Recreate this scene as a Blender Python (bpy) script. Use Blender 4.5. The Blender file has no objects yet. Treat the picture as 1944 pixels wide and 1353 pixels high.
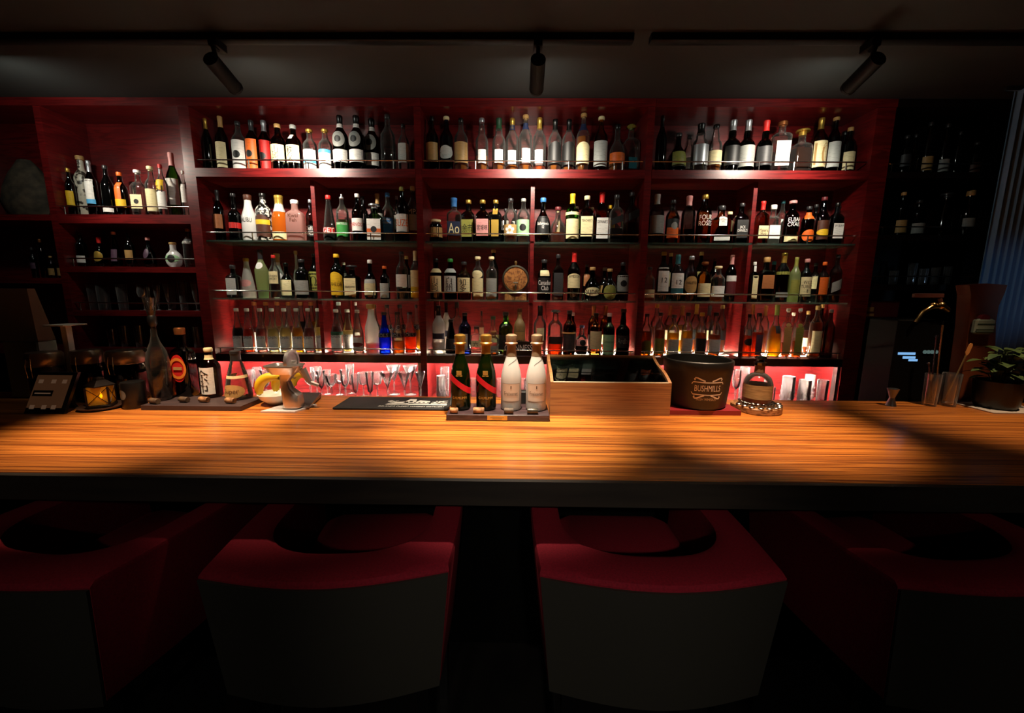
import bpy, math, random
from mathutils import Vector, Matrix
random.seed(7)
scene = bpy.context.scene
C = scene.collection

# ------------------------------------------------------------------ camera
F = 760.0; CX, CY = 972.0, 676.5
PITCH = math.radians(9.05); YAW = math.radians(-0.64); ROLL = math.radians(0.43); CZ = 1.54
fw = Vector((math.sin(YAW)*math.cos(PITCH), math.cos(YAW)*math.cos(PITCH), -math.sin(PITCH)))
_r = fw.cross(Vector((0, 0, 1))).normalized(); _u = _r.cross(fw)
RX = math.cos(ROLL)*_r + math.sin(ROLL)*_u
UX = -math.sin(ROLL)*_r + math.cos(ROLL)*_u
cam = bpy.data.cameras.new('camera'); cam.sensor_width = 36.0; cam.lens = F/1944*36.0
cam.clip_start = 0.02; cam.clip_end = 50
camo = bpy.data.objects.new('camera', cam); C.objects.link(camo)
m = Matrix((RX, UX, -fw)).transposed().to_4x4(); m.translation = Vector((0, 0, CZ)); camo.matrix_world = m
scene.camera = camo

def ray(px, py):
    return fw + (px-CX)/F*RX - (py-CY)/F*UX
def onY(px, py, Y):
    d = ray(px, py); t = Y/d.y; return Vector((d.x*t, Y, CZ+d.z*t))
def onZ(px, py, Z):
    d = ray(px, py); t = (Z-CZ)/d.z; return Vector((d.x*t, d.y*t, Z))

# ------------------------------------------------------------------ world, view, lights
w = bpy.data.worlds.new('world'); scene.world = w; w.use_nodes = True
w.node_tree.nodes['Background'].inputs[0].default_value = (0.75, 0.7, 0.68, 1)
w.node_tree.nodes['Background'].inputs[1].default_value = 0.0012
vs = scene.view_settings
vs.view_transform = 'Standard'; vs.look = 'None'; vs.exposure = 0.0; vs.gamma = 1.0; vs.use_curve_mapping = False
scene.cycles.transparent_max_bounces = 40
scene.cycles.max_bounces = 10
scene.cycles.caustics_reflective = True
scene.cycles.use_denoising = True
scene.cycles.sample_clamp_indirect = 4.0

def spot(name, loc, target, energy, cone, blend, color, rad=0.02):
    l = bpy.data.lights.new(name, 'SPOT'); l.energy = energy; l.spot_size = math.radians(cone); l.spot_blend = blend
    l.color = color; l.shadow_soft_size = rad
    o = bpy.data.objects.new(name, l); C.objects.link(o); o.location = loc
    o.rotation_euler = (Vector(target)-Vector(loc)).to_track_quat('-Z', 'Y').to_euler(); return o
def area(name, loc, target, energy, size, color, spread=180):
    l = bpy.data.lights.new(name, 'AREA'); l.energy = energy; l.shape = 'DISK'; l.size = size; l.color = color
    l.spread = math.radians(spread)
    o = bpy.data.objects.new(name, l); C.objects.link(o); o.location = loc
    o.rotation_euler = (Vector(target)-Vector(loc)).to_track_quat('-Z', 'Y').to_euler(); return o

ZC = 1.05                                   # counter top
CEIL = 2.487
WARM = (1.0, 0.80, 0.58)
# ceiling downlights over the counter, above and behind the camera's view
for (px, py, e, col, cone) in ((300, 803, 240, (1, .72, .47), 42), (650, 800, 110, (1, .76, .54), 48), (965, 810, 320, (1, .83, .62), 44), (1430, 808, 240, (1, .72, .47), 42), (1900, 796, 75, (1, .70, .44), 44)):
    t = onZ(px, py, ZC)
    spot('counter_downlight', (t.x, 1.38, CEIL-.02), (t.x, t.y+.03, ZC), e, cone, 0.9, col, 0.03)
for x, e in ((-1.3, 22), (-.5, 26), (.19, 92), (1.35, 22)):
    spot('room_downlight', (x, -1.5, CEIL-.02), (x, .85, .78), e, 30, 1.0, (1, .90, .76), 0.04)

# ------------------------------------------------------------------ materials
def lin(h):
    h = h.lstrip('#'); v = [int(h[i:i+2], 16)/255 for i in (0, 2, 4)]
    return tuple(x/12.92 if x <= .04045 else ((x+.055)/1.055)**2.4 for x in v)
MATS = {}
def newmat(key):
    mt = bpy.data.materials.new(key); mt.use_nodes = True
    nt = mt.node_tree; nt.nodes.clear()
    out = nt.nodes.new('ShaderNodeOutputMaterial')
    MATS[key] = mt
    return mt, nt, out
def pbr(key, color, rough=.5, metal=0, coat=0, noise=0, nscale=40, stretch=None, col2=None, emit=None, estr=0, spec=.5, bump=0, lo=.35, hi=.65, coord='Object'):
    if key in MATS: return MATS[key]
    mt, nt, out = newmat(key); N = nt.nodes; L = nt.links
    b = N.new('ShaderNodeBsdfPrincipled'); L.new(b.outputs[0], out.inputs[0])
    if isinstance(color, str): color = lin(color)
    b.inputs['Base Color'].default_value = (*color, 1)
    b.inputs['Roughness'].default_value = rough; b.inputs['Metallic'].default_value = metal
    b.inputs['Coat Weight'].default_value = coat; b.inputs['Specular IOR Level'].default_value = spec
    if emit is not None:
        b.inputs['Emission Color'].default_value = (*(lin(emit) if isinstance(emit, str) else emit), 1); b.inputs['Emission Strength'].default_value = estr
    if col2 is not None or noise or bump:
        tc = N.new('ShaderNodeTexCoord'); mp = N.new('ShaderNodeMapping'); nz = N.new('ShaderNodeTexNoise')
        L.new(tc.outputs[coord], mp.inputs[0]); L.new(mp.outputs[0], nz.inputs[0])
        mp.inputs['Scale'].default_value = stretch or (1, 1, 1)
        nz.inputs['Scale'].default_value = nscale; nz.inputs['Detail'].default_value = 5
        if col2 is not None:
            if isinstance(col2, str): col2 = lin(col2)
            cr = N.new('ShaderNodeValToRGB'); L.new(nz.outputs[0], cr.inputs[0])
            cr.color_ramp.elements[0].position = lo; cr.color_ramp.elements[1].position = hi
            cr.color_ramp.elements[0].color = (*col2, 1); cr.color_ramp.elements[1].color = (*color, 1)
            L.new(cr.outputs[0], b.inputs['Base Color'])
        if bump:
            bp = N.new('ShaderNodeBump'); bp.inputs['Strength'].default_value = bump; bp.inputs['Distance'].default_value = .002
            L.new(nz.outputs[0], bp.inputs['Height']); L.new(bp.outputs[0], b.inputs['Normal'])
    return mt
def glassmat(key, tint, gloss=1.0, rough=.04, body=0, bodycol=None, edge=0):
    """thin clear or tinted glass: see-through with a fresnel sheen; body adds a cloudy share"""
    if key in MATS: return MATS[key]
    mt, nt, out = newmat(key); N = nt.nodes; L = nt.links
    t = N.new('ShaderNodeBsdfTransparent'); t.inputs[0].default_value = (*tint, 1)
    base = t.outputs[0]
    if body:
        tr = N.new('ShaderNodeBsdfTranslucent'); df = N.new('ShaderNodeBsdfDiffuse'); a = N.new('ShaderNodeMixShader')
        for n in (tr, df): n.inputs[0].default_value = (*(bodycol or tint), 1)
        a.inputs[0].default_value = .4; L.new(tr.outputs[0], a.inputs[1]); L.new(df.outputs[0], a.inputs[2])
        mx0 = N.new('ShaderNodeMixShader'); mx0.inputs[0].default_value = body
        if edge:  # rims whitened in the colour to stand in for sparkle on clear glass
            lw = N.new('ShaderNodeLayerWeight'); lw.inputs[0].default_value = .5
            pw = N.new('ShaderNodeMath'); pw.operation = 'POWER'; pw.inputs[1].default_value = 2.2; L.new(lw.outputs['Facing'], pw.inputs[0])
            ma = N.new('ShaderNodeMath'); ma.operation = 'MULTIPLY_ADD'; ma.use_clamp = True; ma.inputs[1].default_value = edge; ma.inputs[2].default_value = body
            L.new(pw.outputs[0], ma.inputs[0]); L.new(ma.outputs[0], mx0.inputs[0])
        L.new(base, mx0.inputs[1]); L.new(a.outputs[0], mx0.inputs[2]); base = mx0.outputs[0]
    g = N.new('ShaderNodeBsdfGlossy'); g.inputs['Roughness'].default_value = rough
    fr = N.new('ShaderNodeFresnel'); fr.inputs[0].default_value = 1.5
    ml = N.new('ShaderNodeMath'); ml.operation = 'MULTIPLY'; ml.inputs[1].default_value = gloss; ml.use_clamp = True
    L.new(fr.outputs[0], ml.inputs[0])
    mx = N.new('ShaderNodeMixShader'); L.new(ml.outputs[0], mx.inputs[0]); L.new(base, mx.inputs[1]); L.new(g.outputs[0], mx.inputs[2])
    L.new(mx.outputs[0], out.inputs[0]); return mt
def woodmat(key, c1, c2, c3, sx, sy, sz, rough=.4, coat=.2):
    if key in MATS: return MATS[key]
    mt, nt, out = newmat(key); N = nt.nodes; L = nt.links
    b = N.new('ShaderNodeBsdfPrincipled'); L.new(b.outputs[0], out.inputs[0])
    b.inputs['Roughness'].default_value = rough; b.inputs['Coat Weight'].default_value = coat; b.inputs['Coat Roughness'].default_value = .15
    tc = N.new('ShaderNodeTexCoord'); mp = N.new('ShaderNodeMapping'); L.new(tc.outputs['Object'], mp.inputs[0]); mp.inputs['Scale'].default_value = (sx, sy, sz)
    wp = N.new('ShaderNodeTexNoise'); wp.inputs['Scale'].default_value = .6; wp.inputs['Detail'].default_value = 2; L.new(mp.outputs[0], wp.inputs[0])
    ad = N.new('ShaderNodeVectorMath'); ad.operation = 'ADD'
    sc = N.new('ShaderNodeVectorMath'); sc.operation = 'SCALE'; sc.inputs['Scale'].default_value = 1.2; L.new(wp.outputs['Color'], sc.inputs[0])
    L.new(mp.outputs[0], ad.inputs[0]); L.new(sc.outputs[0], ad.inputs[1])
    n1 = N.new('ShaderNodeTexNoise'); n1.inputs['Scale'].default_value = 1.0; n1.inputs['Detail'].default_value = 4; n1.inputs['Roughness'].default_value = .6; L.new(ad.outputs[0], n1.inputs[0])
    n2 = N.new('ShaderNodeTexNoise'); n2.inputs['Scale'].default_value = 4.5; n2.inputs['Detail'].default_value = 6; L.new(ad.outputs[0], n2.inputs[0])
    cr = N.new('ShaderNodeValToRGB'); L.new(n1.outputs[0], cr.inputs[0])
    e = cr.color_ramp.elements; e[0].position = .40; e[0].color = (*lin(c2), 1); e[1].position = .56; e[1].color = (*lin(c1), 1)
    m2 = N.new('ShaderNodeMix'); m2.data_type = 'RGBA'; m2.blend_type = 'MIX'
    cr2 = N.new('ShaderNodeValToRGB'); L.new(n2.outputs[0], cr2.inputs[0])
    cr2.color_ramp.elements[0].position = .41; cr2.color_ramp.elements[0].color = (.92, .92, .92, 1); cr2.color_ramp.elements[1].position = .52; cr2.color_ramp.elements[1].color = (0, 0, 0, 1)
    L.new(cr2.outputs[0], m2.inputs[0]); L.new(cr.outputs[0], m2.inputs[6]); m2.inputs[7].default_value = (*lin(c3), 1)
    L.new(m2.outputs[2], b.inputs['Base Color']); return mt

# ------------------------------------------------------------------ mesh building
class MB:
    def __init__(s): s.v = []; s.f = []
    def add(s, v, f):
        n = len(s.v); s.v += [tuple(p) for p in v]; s.f += [tuple(i+n for i in q) for q in f]; return s
    def box(s, x0, x1, y0, y1, z0, z1, bev=0):
        if bev:
            b = bev; n = len(s.v); vs = []
            for z, i in ((z0, b), (z0+b, 0), (z1-b, 0), (z1, b)):
                a0, a1, c0, c1 = x0+i, x1-i, y0+i, y1-i; q = b
                vs += [(a0+q, c0, z), (a1-q, c0, z), (a1, c0+q, z), (a1, c1-q, z), (a1-q, c1, z), (a0+q, c1, z), (a0, c1-q, z), (a0, c0+q, z)]
            f = [tuple(range(7, -1, -1)), tuple(range(24, 32))]
            for r in range(3):
                for k in range(8): f.append((r*8+k, r*8+(k+1) % 8, (r+1)*8+(k+1) % 8, (r+1)*8+k))
            return s.add(vs, f)
        v = [(x0, y0, z0), (x1, y0, z0), (x1, y1, z0), (x0, y1, z0), (x0, y0, z1), (x1, y0, z1), (x1, y1, z1), (x0, y1, z1)]
        return s.add(v, [(3, 2, 1, 0), (4, 5, 6, 7), (0, 1, 5, 4), (1, 2, 6, 5), (2, 3, 7, 6), (3, 0, 4, 7)])
    def hexa(s, p):        # 8 corners, bottom 4 then top 4, counter-clockwise
        return s.add(p, [(3, 2, 1, 0), (4, 5, 6, 7), (0, 1, 5, 4), (1, 2, 6, 5), (2, 3, 7, 6), (3, 0, 4, 7)])
    def rings(s, rings, cap0=True, cap1=True, closed=True):
        n = len(rings[0]); v = [p for r in rings for p in r]; f = []
        for i in range(len(rings)-1):
            for k in range(n if closed else n-1):
                a, b = i*n+k, i*n+(k+1) % n; f.append((a, b, b+n, a+n))
        if cap0: f.append(tuple(range(n-1, -1, -1)))
        if cap1: f.append(tuple(range((len(rings)-1)*n, len(rings)*n)))
        return s.add(v, f)
    def lathe(s, prof, c=(0, 0, 0), seg=20, n=2.0, d=1.0, nfun=None, cap0=True, cap1=True):
        R = []
        for r, z in prof:
            e = nfun(r) if nfun else n; dd = d(r) if callable(d) else d; ring = []
            for k in range(seg):
                t = 2*math.pi*k/seg; a, b = math.cos(t), math.sin(t)
                if e != 2: a = math.copysign(abs(a)**(2/e), a); b = math.copysign(abs(b)**(2/e), b)
                ring.append((c[0]+a*r, c[1]+b*r*dd, c[2]+z))
            R.append(ring)
        return s.rings(R, cap0, cap1)
    def cyl(s, p, q, r, r2=None, seg=12):
        p, q = Vector(p), Vector(q); d = (q-p).normalized()
        a = d.orthogonal().normalized(); b = d.cross(a); r2 = r if r2 is None else r2
        R = [[tuple(o+rr*(math.cos(2*math.pi*k/seg)*a+math.sin(2*math.pi*k/seg)*b)) for k in range(seg)] for o, rr in ((p, r), (q, r2))]
        return s.rings(R)
    def tube(s, pts, rad, seg=8):
        pts = [Vector(p) for p in pts]; R = []; a = None
        for i, p in enumerate(pts):
            d = (pts[min(i+1, len(pts)-1)]-pts[max(i-1, 0)]).normalized()
            a = d.orthogonal().normalized() if a is None else (a-d*a.dot(d)).normalized()
            b = d.cross(a); rr = rad[i] if isinstance(rad, (list, tuple)) else rad
            R.append([tuple(p+rr*(math.cos(2*math.pi*k/seg)*a+math.sin(2*math.pi*k/seg)*b)) for k in range(seg)])
        return s.rings(R)
    def sphere(s, c, r, seg=12, sc=(1, 1, 1)):
        m = seg//2+1
        R = [[(c[0]+sc[0]*r*math.sin(math.pi*i/m)*math.cos(2*math.pi*k/seg), c[1]+sc[1]*r*math.sin(math.pi*i/m)*math.sin(2*math.pi*k/seg), c[2]-sc[2]*r*math.cos(math.pi*i/m)) for k in range(seg)] for i in range(1, m)]
        return s.rings(R)
    def ext(s, poly, y0, y1):   # polygon in xz extruded along y
        n = len(poly); v = [(x, y0, z) for x, z in poly]+[(x, y1, z) for x, z in poly]
        f = [tuple(range(n)), tuple(range(2*n-1, n-1, -1))]
        for k in range(n): f.append((k, n+k, n+(k+1) % n, (k+1) % n))
        return s.add(v, f)
def wloc(o):
    v = Vector((0, 0, 0))
    while o is not None: v += o.location; o = o.parent
    return v
def mesh(name, mb, mat, parent=None, world=False, smooth=True, loc=None):
    me = bpy.data.meshes.new(name)
    off = wloc(parent) if (world and parent) else (Vector(loc) if (world and loc) else Vector((0, 0, 0)))
    me.from_pydata([(x-off.x, y-off.y, z-off.z) for x, y, z in mb.v], [], mb.f)
    me.materials.append(mat)
    me.validate(); me.update()
    if smooth:
        me.shade_smooth(); me.set_sharp_from_angle(angle=math.radians(38))
    o = bpy.data.objects.new(name, me); C.objects.link(o)
    if parent: o.parent = parent
    elif loc: o.location = loc
    return o
LABELS = {}
def tag(o, label, cat, group=None):
    o['label'] = label; o['category'] = cat
    if group: o['group'] = group
    return o
def thing(name, loc, label, cat, group=None, rz=0):
    o = bpy.data.objects.new(name, None); C.objects.link(o); o.location = loc; o.rotation_euler = (0, 0, rz); o.empty_display_size = .05
    return tag(o, label, cat, group)
def struct(name, mb, mat, smooth=False):
    o = mesh(name, mb, mat, smooth=smooth); o['kind'] = 'structure'; return o
def copytree(o, parent=None):
    c = o.copy(); C.objects.link(c); c.parent = parent
    for ch in list(o.children): copytree(ch, c)
    return c
TXT = {}
def text_geo(body):
    """letters as triangles, normalised to height 1, centred"""
    if body not in TXT:
        cu = bpy.data.curves.new('lettering', 'FONT'); cu.body = body.replace('|', '\n'); cu.align_x = 'CENTER'; cu.resolution_u = 3; cu.space_line = .85
        o = bpy.data.objects.new('lettering', cu); C.objects.link(o)
        dg = bpy.context.evaluated_depsgraph_get(); me = bpy.data.meshes.new_from_object(o.evaluated_get(dg))
        V = [v.co.copy() for v in me.vertices]; Fc = [tuple(p.vertices) for p in me.polygons]
        bpy.data.objects.remove(o); bpy.data.curves.remove(cu); bpy.data.meshes.remove(me)
        x0, x1 = min(v.x for v in V), max(v.x for v in V); y0, y1 = min(v.y for v in V), max(v.y for v in V)
        TXT[body] = ([((v.x-(x0+x1)/2)/(y1-y0), (v.y-(y0+y1)/2)/(y1-y0)) for v in V], Fc, (x1-x0)/(y1-y0))
    return TXT[body]
def lettering(body, width, height, fn, mat, parent, stretch=True):
    """fn(u, v) -> point; the text fills width x height"""
    V, Fc, asp = text_geo(body)
    h = min(height, width/asp*(1.6 if stretch else 1)); wd = min(width, h*asp)
    mb = MB(); mb.add([fn(u*wd/asp, v*h) for u, v in V], Fc)
    return mesh('lettering', mb, mat, parent, smooth=False)
# ------------------------------------------------------------------ setting
LACQ = woodmat('red_lacquered_wood', '#6a1212', '#5a0d0e', '#4c090a', 3, 3, 26, .34, .25)
LACQH = woodmat('red_lacquered_wood_long_grain', '#6a1212', '#5a0d0e', '#4c090a', 2, 20, 26, .34, .25)
BLACKW = pbr('black_stained_wood', '#100a0a', .28, coat=.3)
BLACK = pbr('black_paint', '#070707', .55)
STEEL = pbr('brushed_steel', (.62, .61, .58), .26, 1)
CHROME = pbr('polished_rail_steel', (.72, .70, .66), .16, 1)
SHELFGLASS = glassmat('green_edged_glass', (.80, .93, .87), 1.0, .03, .10, (.55, .85, .72))
LED = pbr('led_strip_light', (1, 1, 1), .5, emit=(1, .82, .68), estr=420)
LED2 = pbr('led_strip_light_warm', (1, 1, 1), .5, emit=(1, .74, .48), estr=200)
LED3 = pbr('recessed_led_light', (1, 1, 1), .5, emit=(1, .80, .56), estr=290)
YF, YB = 2.15, 2.37
struct('floor', MB().box(-4, 4, -2.5, 2.7, -.05, 0), pbr('dark_floor', '#14110f', .5, noise=1, col2='#0a0808', nscale=6))
struct('ceiling', MB().box(-4, 4, -2.5, 2.7, CEIL, CEIL+.05), pbr('dark_grey_ceiling_paint', '#1f211f', .85, col2='#1c1e1c', nscale=3))
struct('wall_back', MB().box(-4, 4, 2.5, 2.6, 0, CEIL), BLACK)
struct('wall_left', MB().box(-3.6, -3.5, -2.5, 2.5, 0, CEIL), pbr('dark_wall_paint', '#1a1716', .8))
struct('wall_right', MB().box(3.5, 3.6, -2.5, 2.5, 0, CEIL), MATS['dark_wall_paint'])
struct('wall_front', MB().box(-3.5, 3.5, -2.5, -2.4, 0, CEIL), MATS['dark_wall_paint'])

# shelf heights
Z1 = onY(1000, 321.5, YF).z; Z1B = onY(1000, 338, YF).z
Z2 = onY(1000, 459, 2.17).z; Z3 = onY(1000, 570, 2.17).z; Z4 = onY(1000, 674, 2.2).z; Z4B = onY(1000, 691, YF).z
ZN = onY(700, 740, YB).z
ZT = onY(1000, 203, YF).z
ZL1, ZL2, ZL3, ZL4 = onY(240, 407, YF).z, onY(260, 506, YF).z, onY(270, 590, YF).z, onY(240, 662, YF).z
def X(px, py, Y=YF): return onY(px, py, Y).x
# stiles (centre x): far-left|left, left|bay one, bay one|two, two|three, three|right, right end
S = [X(96, 370), X(360, 320), X(799, 480), X(1222, 480), X(1668, 320), 2.62]
SW = [.036, .056, .034, .034, .09, .06]
DIV = [X(595, 400, 2.2), X(1011, 400, 2.2), X(1432, 400, 2.2)]
railm = CHROME
def rail(parent, x0, x1, z, base, posts, Y=2.163, r=.0034):
    o = mesh('rail', MB().cyl((x0, Y, z), (x1, Y, z), r, seg=10), railm, parent, True)
    for px in posts:
        mesh('rail_post', MB().cyl((px, Y, base), (px, Y, z), r*.9, seg=8), railm, o, True)
bays = [('first', S[1]+SW[1]/2, S[2]-SW[2]/2, DIV[0]), ('second', S[2]+SW[2]/2+.0008, S[3]-SW[3]/2, DIV[1]), ('third', S[3]+SW[3]/2+.0008, S[4]-SW[4]/2, DIV[2])]
for i, (nm, x0, x1, xd) in enumerate(bays):
    cx = (x0+x1)/2
    lab = ('red lacquered back bar bay of bottles behind steel juicer', 'red lacquered back bar bay of bottles behind the four sparkling wine bottles', 'red lacquered back bar bay of bottles behind black ice bucket')[i]
    cab = thing('back_bar_cabinet', (cx, (YF+YB)/2, 0), lab, 'back bar', 'back bar bays')
    def P(n, mb, mt=LACQ, par=None): return mesh(n, mb, mt, par or cab, True, smooth=False)
    P('back_panel', MB().box(x0-.012, x1+.012, YB+.0006, YB+.018, .8, CEIL-.004))
    if i == 0: P('side_panel', MB().box(S[1]-SW[1]/2, S[1]+SW[1]/2, YF, YB, .02, ZT))
    P('side_panel', MB().box(x1, x1+(SW[2], SW[3], SW[4])[i], YF, YB, .02, ZT))
    e0 = S[1]-SW[1]/2 if i == 0 else x0
    P('crown_board', MB().box(e0, x1+(SW[2], SW[3], SW[4])[i], YF-.006, YB, ZT, CEIL-.002), LACQH)
    P('wood_shelf', MB().box(x0, x1, YF-.002, YB-.0004, Z1B, Z1), LACQH)
    P('divider', MB().box(xd-.010, xd+.010, 2.205, YB, Z4, Z1B))
    P('bottle_board', MB().box(x0, x1, YF, YF+.012, Z4B, Z4-.010).box(x0, x1, YF, YB, Z4-.010, Z4), BLACKW)
    P('niche_base', MB().box(x0, x1, YF-.12, YB, ZN-.03, ZN), LACQH)
    P('base_cabinet', MB().box(x0, x1, YF-.10, YB, .02, ZN-.03), BLACKW)
    for (a, b) in ((x0, xd-.010), (xd+.010, x1)):
        for z in (Z2, Z3): P('glass_shelf', MB().box(a+.003, b-.003, 2.168, YB-.004, z-.008, z), SHELFGLASS)
    rail(cab, x0+.004, x1-.004, Z1+onY(1000, 304, 2.163).z-onY(1000, 321.5, 2.163).z, Z1, (x0+(x1-x0)*.24, x0+(x1-x0)*.5, x0+(x1-x0)*.66, x0+(x1-x0)*.9))
    dz = .040
    for z in (Z2, Z3): rail(cab, x0+.006, x1-.006, z+dz, z, (x0+.25, x1-.25), 2.172)
    rail(cab, x0+.006, x1-.006, Z4+.032, Z4, (x0+.02, x1-.02), 2.163)
    P('led_strip', MB().box(x0+(.10, .03, .03)[i], x1-(.03, .03, .10)[i], YB-.012, YB-.002, Z4+.001, Z4+.006), LED2)
    for a_, b_ in ((x0+(.09, .03, .03)[i], xd-.03), (xd+.03, x1-(.03, .05, .12)[i])): P('recessed_led', MB().box(a_, b_, 2.262, 2.272, Z4-.004, Z4+.0004), LED3)
    P('added_led_lip', MB().box(x0+.002, x1-.002, YB-.016, YB-.0135, Z4+.0005, Z4+.0078), BLACKW)  # lip added to keep the glowing strip out of direct view
    P('led_strip', MB().box(x0+.02, x1-.02, YF+.018, YF+.038, Z4-.018, Z4-.0105), LED)
    for bx in (xd-.10, xd+.10) if i != 2 else (xd-.11, xd+.09): P('batten', MB().box(bx-.008, bx+.008, YB-.022, YB, Z4+.012, Z3-.01))
    for bx in ((x0+.10, xd+.09), (x0+.025, x1-.06), (x1-.10, x0+.02))[i][:1]: P('batten', MB().box(bx-.008, bx+.008, YB-.022, YB, Z4+.012, Z3-.01))
    P('end_plate', MB().box(x1-.018, x1-.004, YF+.005, YF+.035, ZN, Z4B), STEEL)

# dark side units
L0, L1x = S[0]+SW[0]/2, S[1]-SW[1]/2
cab = thing('side_cabinet', ((L0+L1x)/2, 2.26, 0), 'red shelf unit with low rail shelves behind slate board and jars', 'back bar', 'back bar bays')
def P(n, mb, mt=LACQ): return mesh(n, mb, mt, cab, True, smooth=False)
P('back_panel', MB().box(L0-.012, L1x-.001, YB, YB+.018, .8, CEIL-.004)); P('side_panel', MB().box(S[0]-SW[0]/2, L0, YF, YB, .02, ZT))
P('crown_board', MB().box(S[0]-SW[0]/2, L1x, YF-.006, YB, ZT, CEIL-.002), LACQH)
for z, t in ((ZL1, .045), (ZL2, .03), (ZL3, .028), (ZL4, .02)):
    P('wood_shelf', MB().box(L0, L1x, YF, YB, z-t, z), LACQH)
for z in (ZL1, ZL2, ZL3): rail(cab, L0+.003, L1x-.003, z+.042, z, (L0+.03, L1x-.01))
P('base_cabinet', MB().box(L0, L1x, YF-.10, YB, .02, ZN), BLACKW)
fx0 = -3.1
cab = thing('side_cabinet', ((fx0+S[0])/2, 2.26, 0), 'dark shelf unit holding burlap sack, far end of back bar', 'back bar', 'back bar bays')
P('back_panel', MB().box(fx0, S[0]-SW[0]/2-.001, YB, YB+.018, .8, CEIL-.004)); P('side_panel', MB().box(fx0-.03, fx0, YF, YB, .02, ZT)); P('crown_board', MB().box(fx0, S[0]-SW[0]/2, YF-.006, YB, ZT, CEIL-.002), LACQH)
ZF1, ZF2 = onY(80, 407, YF).z, onY(95, 527, YF).z
for z in (ZF1, ZF2, ZL4): P('wood_shelf', MB().box(fx0, S[0]-SW[0]/2, YF, YB, z-.03, z), LACQH)
P('base_cabinet', MB().box(fx0, S[0]-SW[0]/2, YF-.10, YB, .02, ZN), BLACKW)
rx0, rx1 = S[4]+SW[4]/2, 2.75
cab = thing('side_cabinet', ((rx0+rx1)/2, 2.26, 0), 'unlit dark shelf unit at the end with beer tap', 'back bar', 'back bar bays')
P('back_panel', MB().box(rx0, rx1, YB, YB+.018, .8, CEIL-.004), BLACKW); P('side_panel', MB().box(rx1, rx1+.04, YF, YB, .02, ZT), BLACKW); P('crown_board', MB().box(rx0, rx1, YF-.006, YB, ZT, CEIL-.002), BLACKW)
ZR1, ZR2, ZR3 = onY(1760, 326, YF).z, onY(1760, 446, YF).z, onY(1750, 540, YF).z
for z in (ZR1, ZR2, ZR3): P('wood_shelf', MB().box(rx0, rx1, YF, YB, z-.03, z), BLACKW)
for z in (ZR1, ZR2, ZR3): rail(cab, rx0+.005, rx1-.005, z+.042, z, (rx0+.03, rx1-.03))
P('base_cabinet', MB().box(rx0, rx1, YF-.10, YB, .02, ZN), BLACKW)

# lamp track and heads
trk = pbr('black_track_metal', '#030303', .6, spec=.2)
YK = (CEIL-CZ)/(ray(1000, 62).z/ray(1000, 62).y); ZK = onY(1000, 78, YK).z
for n, (a, b) in enumerate(((-3.3, X(1204, 75, YK)), (X(1236, 75, YK), 3.3))):
    tr = tag(mesh('lamp_track', MB().box(a, b, YK-.004, YK+.03, ZK, CEIL, .003), trk, None, True, loc=((a+b)/2, YK, ZK)), ('long black lamp track on ceiling carrying two spotlights', 'black lamp track on ceiling carrying the spotlight above ice bucket end')[n], 'lamp track', 'ceiling lamp tracks')
SLOPE = math.radians(18)
for (px, py, e) in ((425, 141, 56), (1020, 143, 64), (1637, 141, 47), (-84, 139, 24)):
    c = onY(px, py, YK+.02)
    lab = {425: 'black cylinder spotlight on ceiling track above the shelves behind juicer', 1020: 'black cylinder spotlight hanging straight above the sparkling wine bottles', 1637: 'black cylinder spotlight on ceiling track near dark end unit', -84: 'black cylinder spotlight on ceiling track above the burlap sack end'}[px]
    t = thing('track_spotlight', (c.x, c.y, c.z), lab, 'spotlight', 'spotlights on the ceiling track')
    ax = Vector((0, math.cos(SLOPE), -math.sin(SLOPE)))
    hd = mesh('lamp_head', MB().cyl(-ax*.068, ax*.060, .0275, seg=24), trk, t)
    mesh('lens_rim', MB().cyl(ax*.060, ax*.070, .0285, .027, seg=24), trk, hd)
    mesh('lens', MB().cyl(ax*.0705, ax*.0715, .022, seg=20), pbr('lamp_lens', (1, 1, 1), .3, emit=(1, .86, .66), estr=20), hd)
    mesh('arm', MB().tube([(0, -.03, .028), (0, -.045, .07), (0, -.02, ZK-c.z-.03)], .008), trk, t)
    mesh('track_adapter', MB().box(-.016, .016, -.05, .01, ZK-c.z-.03, ZK-c.z-.0006, .002), trk, t)
    tip = c+ax*.078; aim = ax+Vector((0, 0, -.24)) if px > 0 else ax+Vector((.55, 0, -.4))
    spot('track_spot_beam', tip, tip+aim, e, 92, 1.0, (1, .88, .72), .02)
    area('track_spot_spill', tip, tip+ax, 1.15, .05, (.95, 1, .90))

# bar counter
CWOOD = woodmat('striped_counter_wood', '#cb7a30', '#a05a20', '#6a3414', .5, 30, 30, .36, .3)
cy0, cy1, cz0 = 1.0, 1.85, onY(1000, 955, 1.0).z
cnt = thing('bar_counter', (0, 1.4, 0), 'long striped wooden bar counter with thick dark front edge', 'bar counter')
mesh('counter_top', MB().box(-3.3, 3.3, cy0+.004, cy1, cz0, ZC-.0006, .003), CWOOD, cnt, True, False)
mesh('front_edge', MB().box(-3.3, 3.3, cy0-.012, cy0+.004, cz0-.002, ZC-.001), pbr('dark_edge_wood', '#2c241c', .6, col2='#1d1712', nscale=3, stretch=(1, 8, 8)), cnt, True, False)
mesh('front_panel', MB().box(-3.3, 3.3, 1.56, 1.60, 0.001, cz0), pbr('dark_front_panel', '#030303', .7, spec=.1), cnt, True, False)
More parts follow.
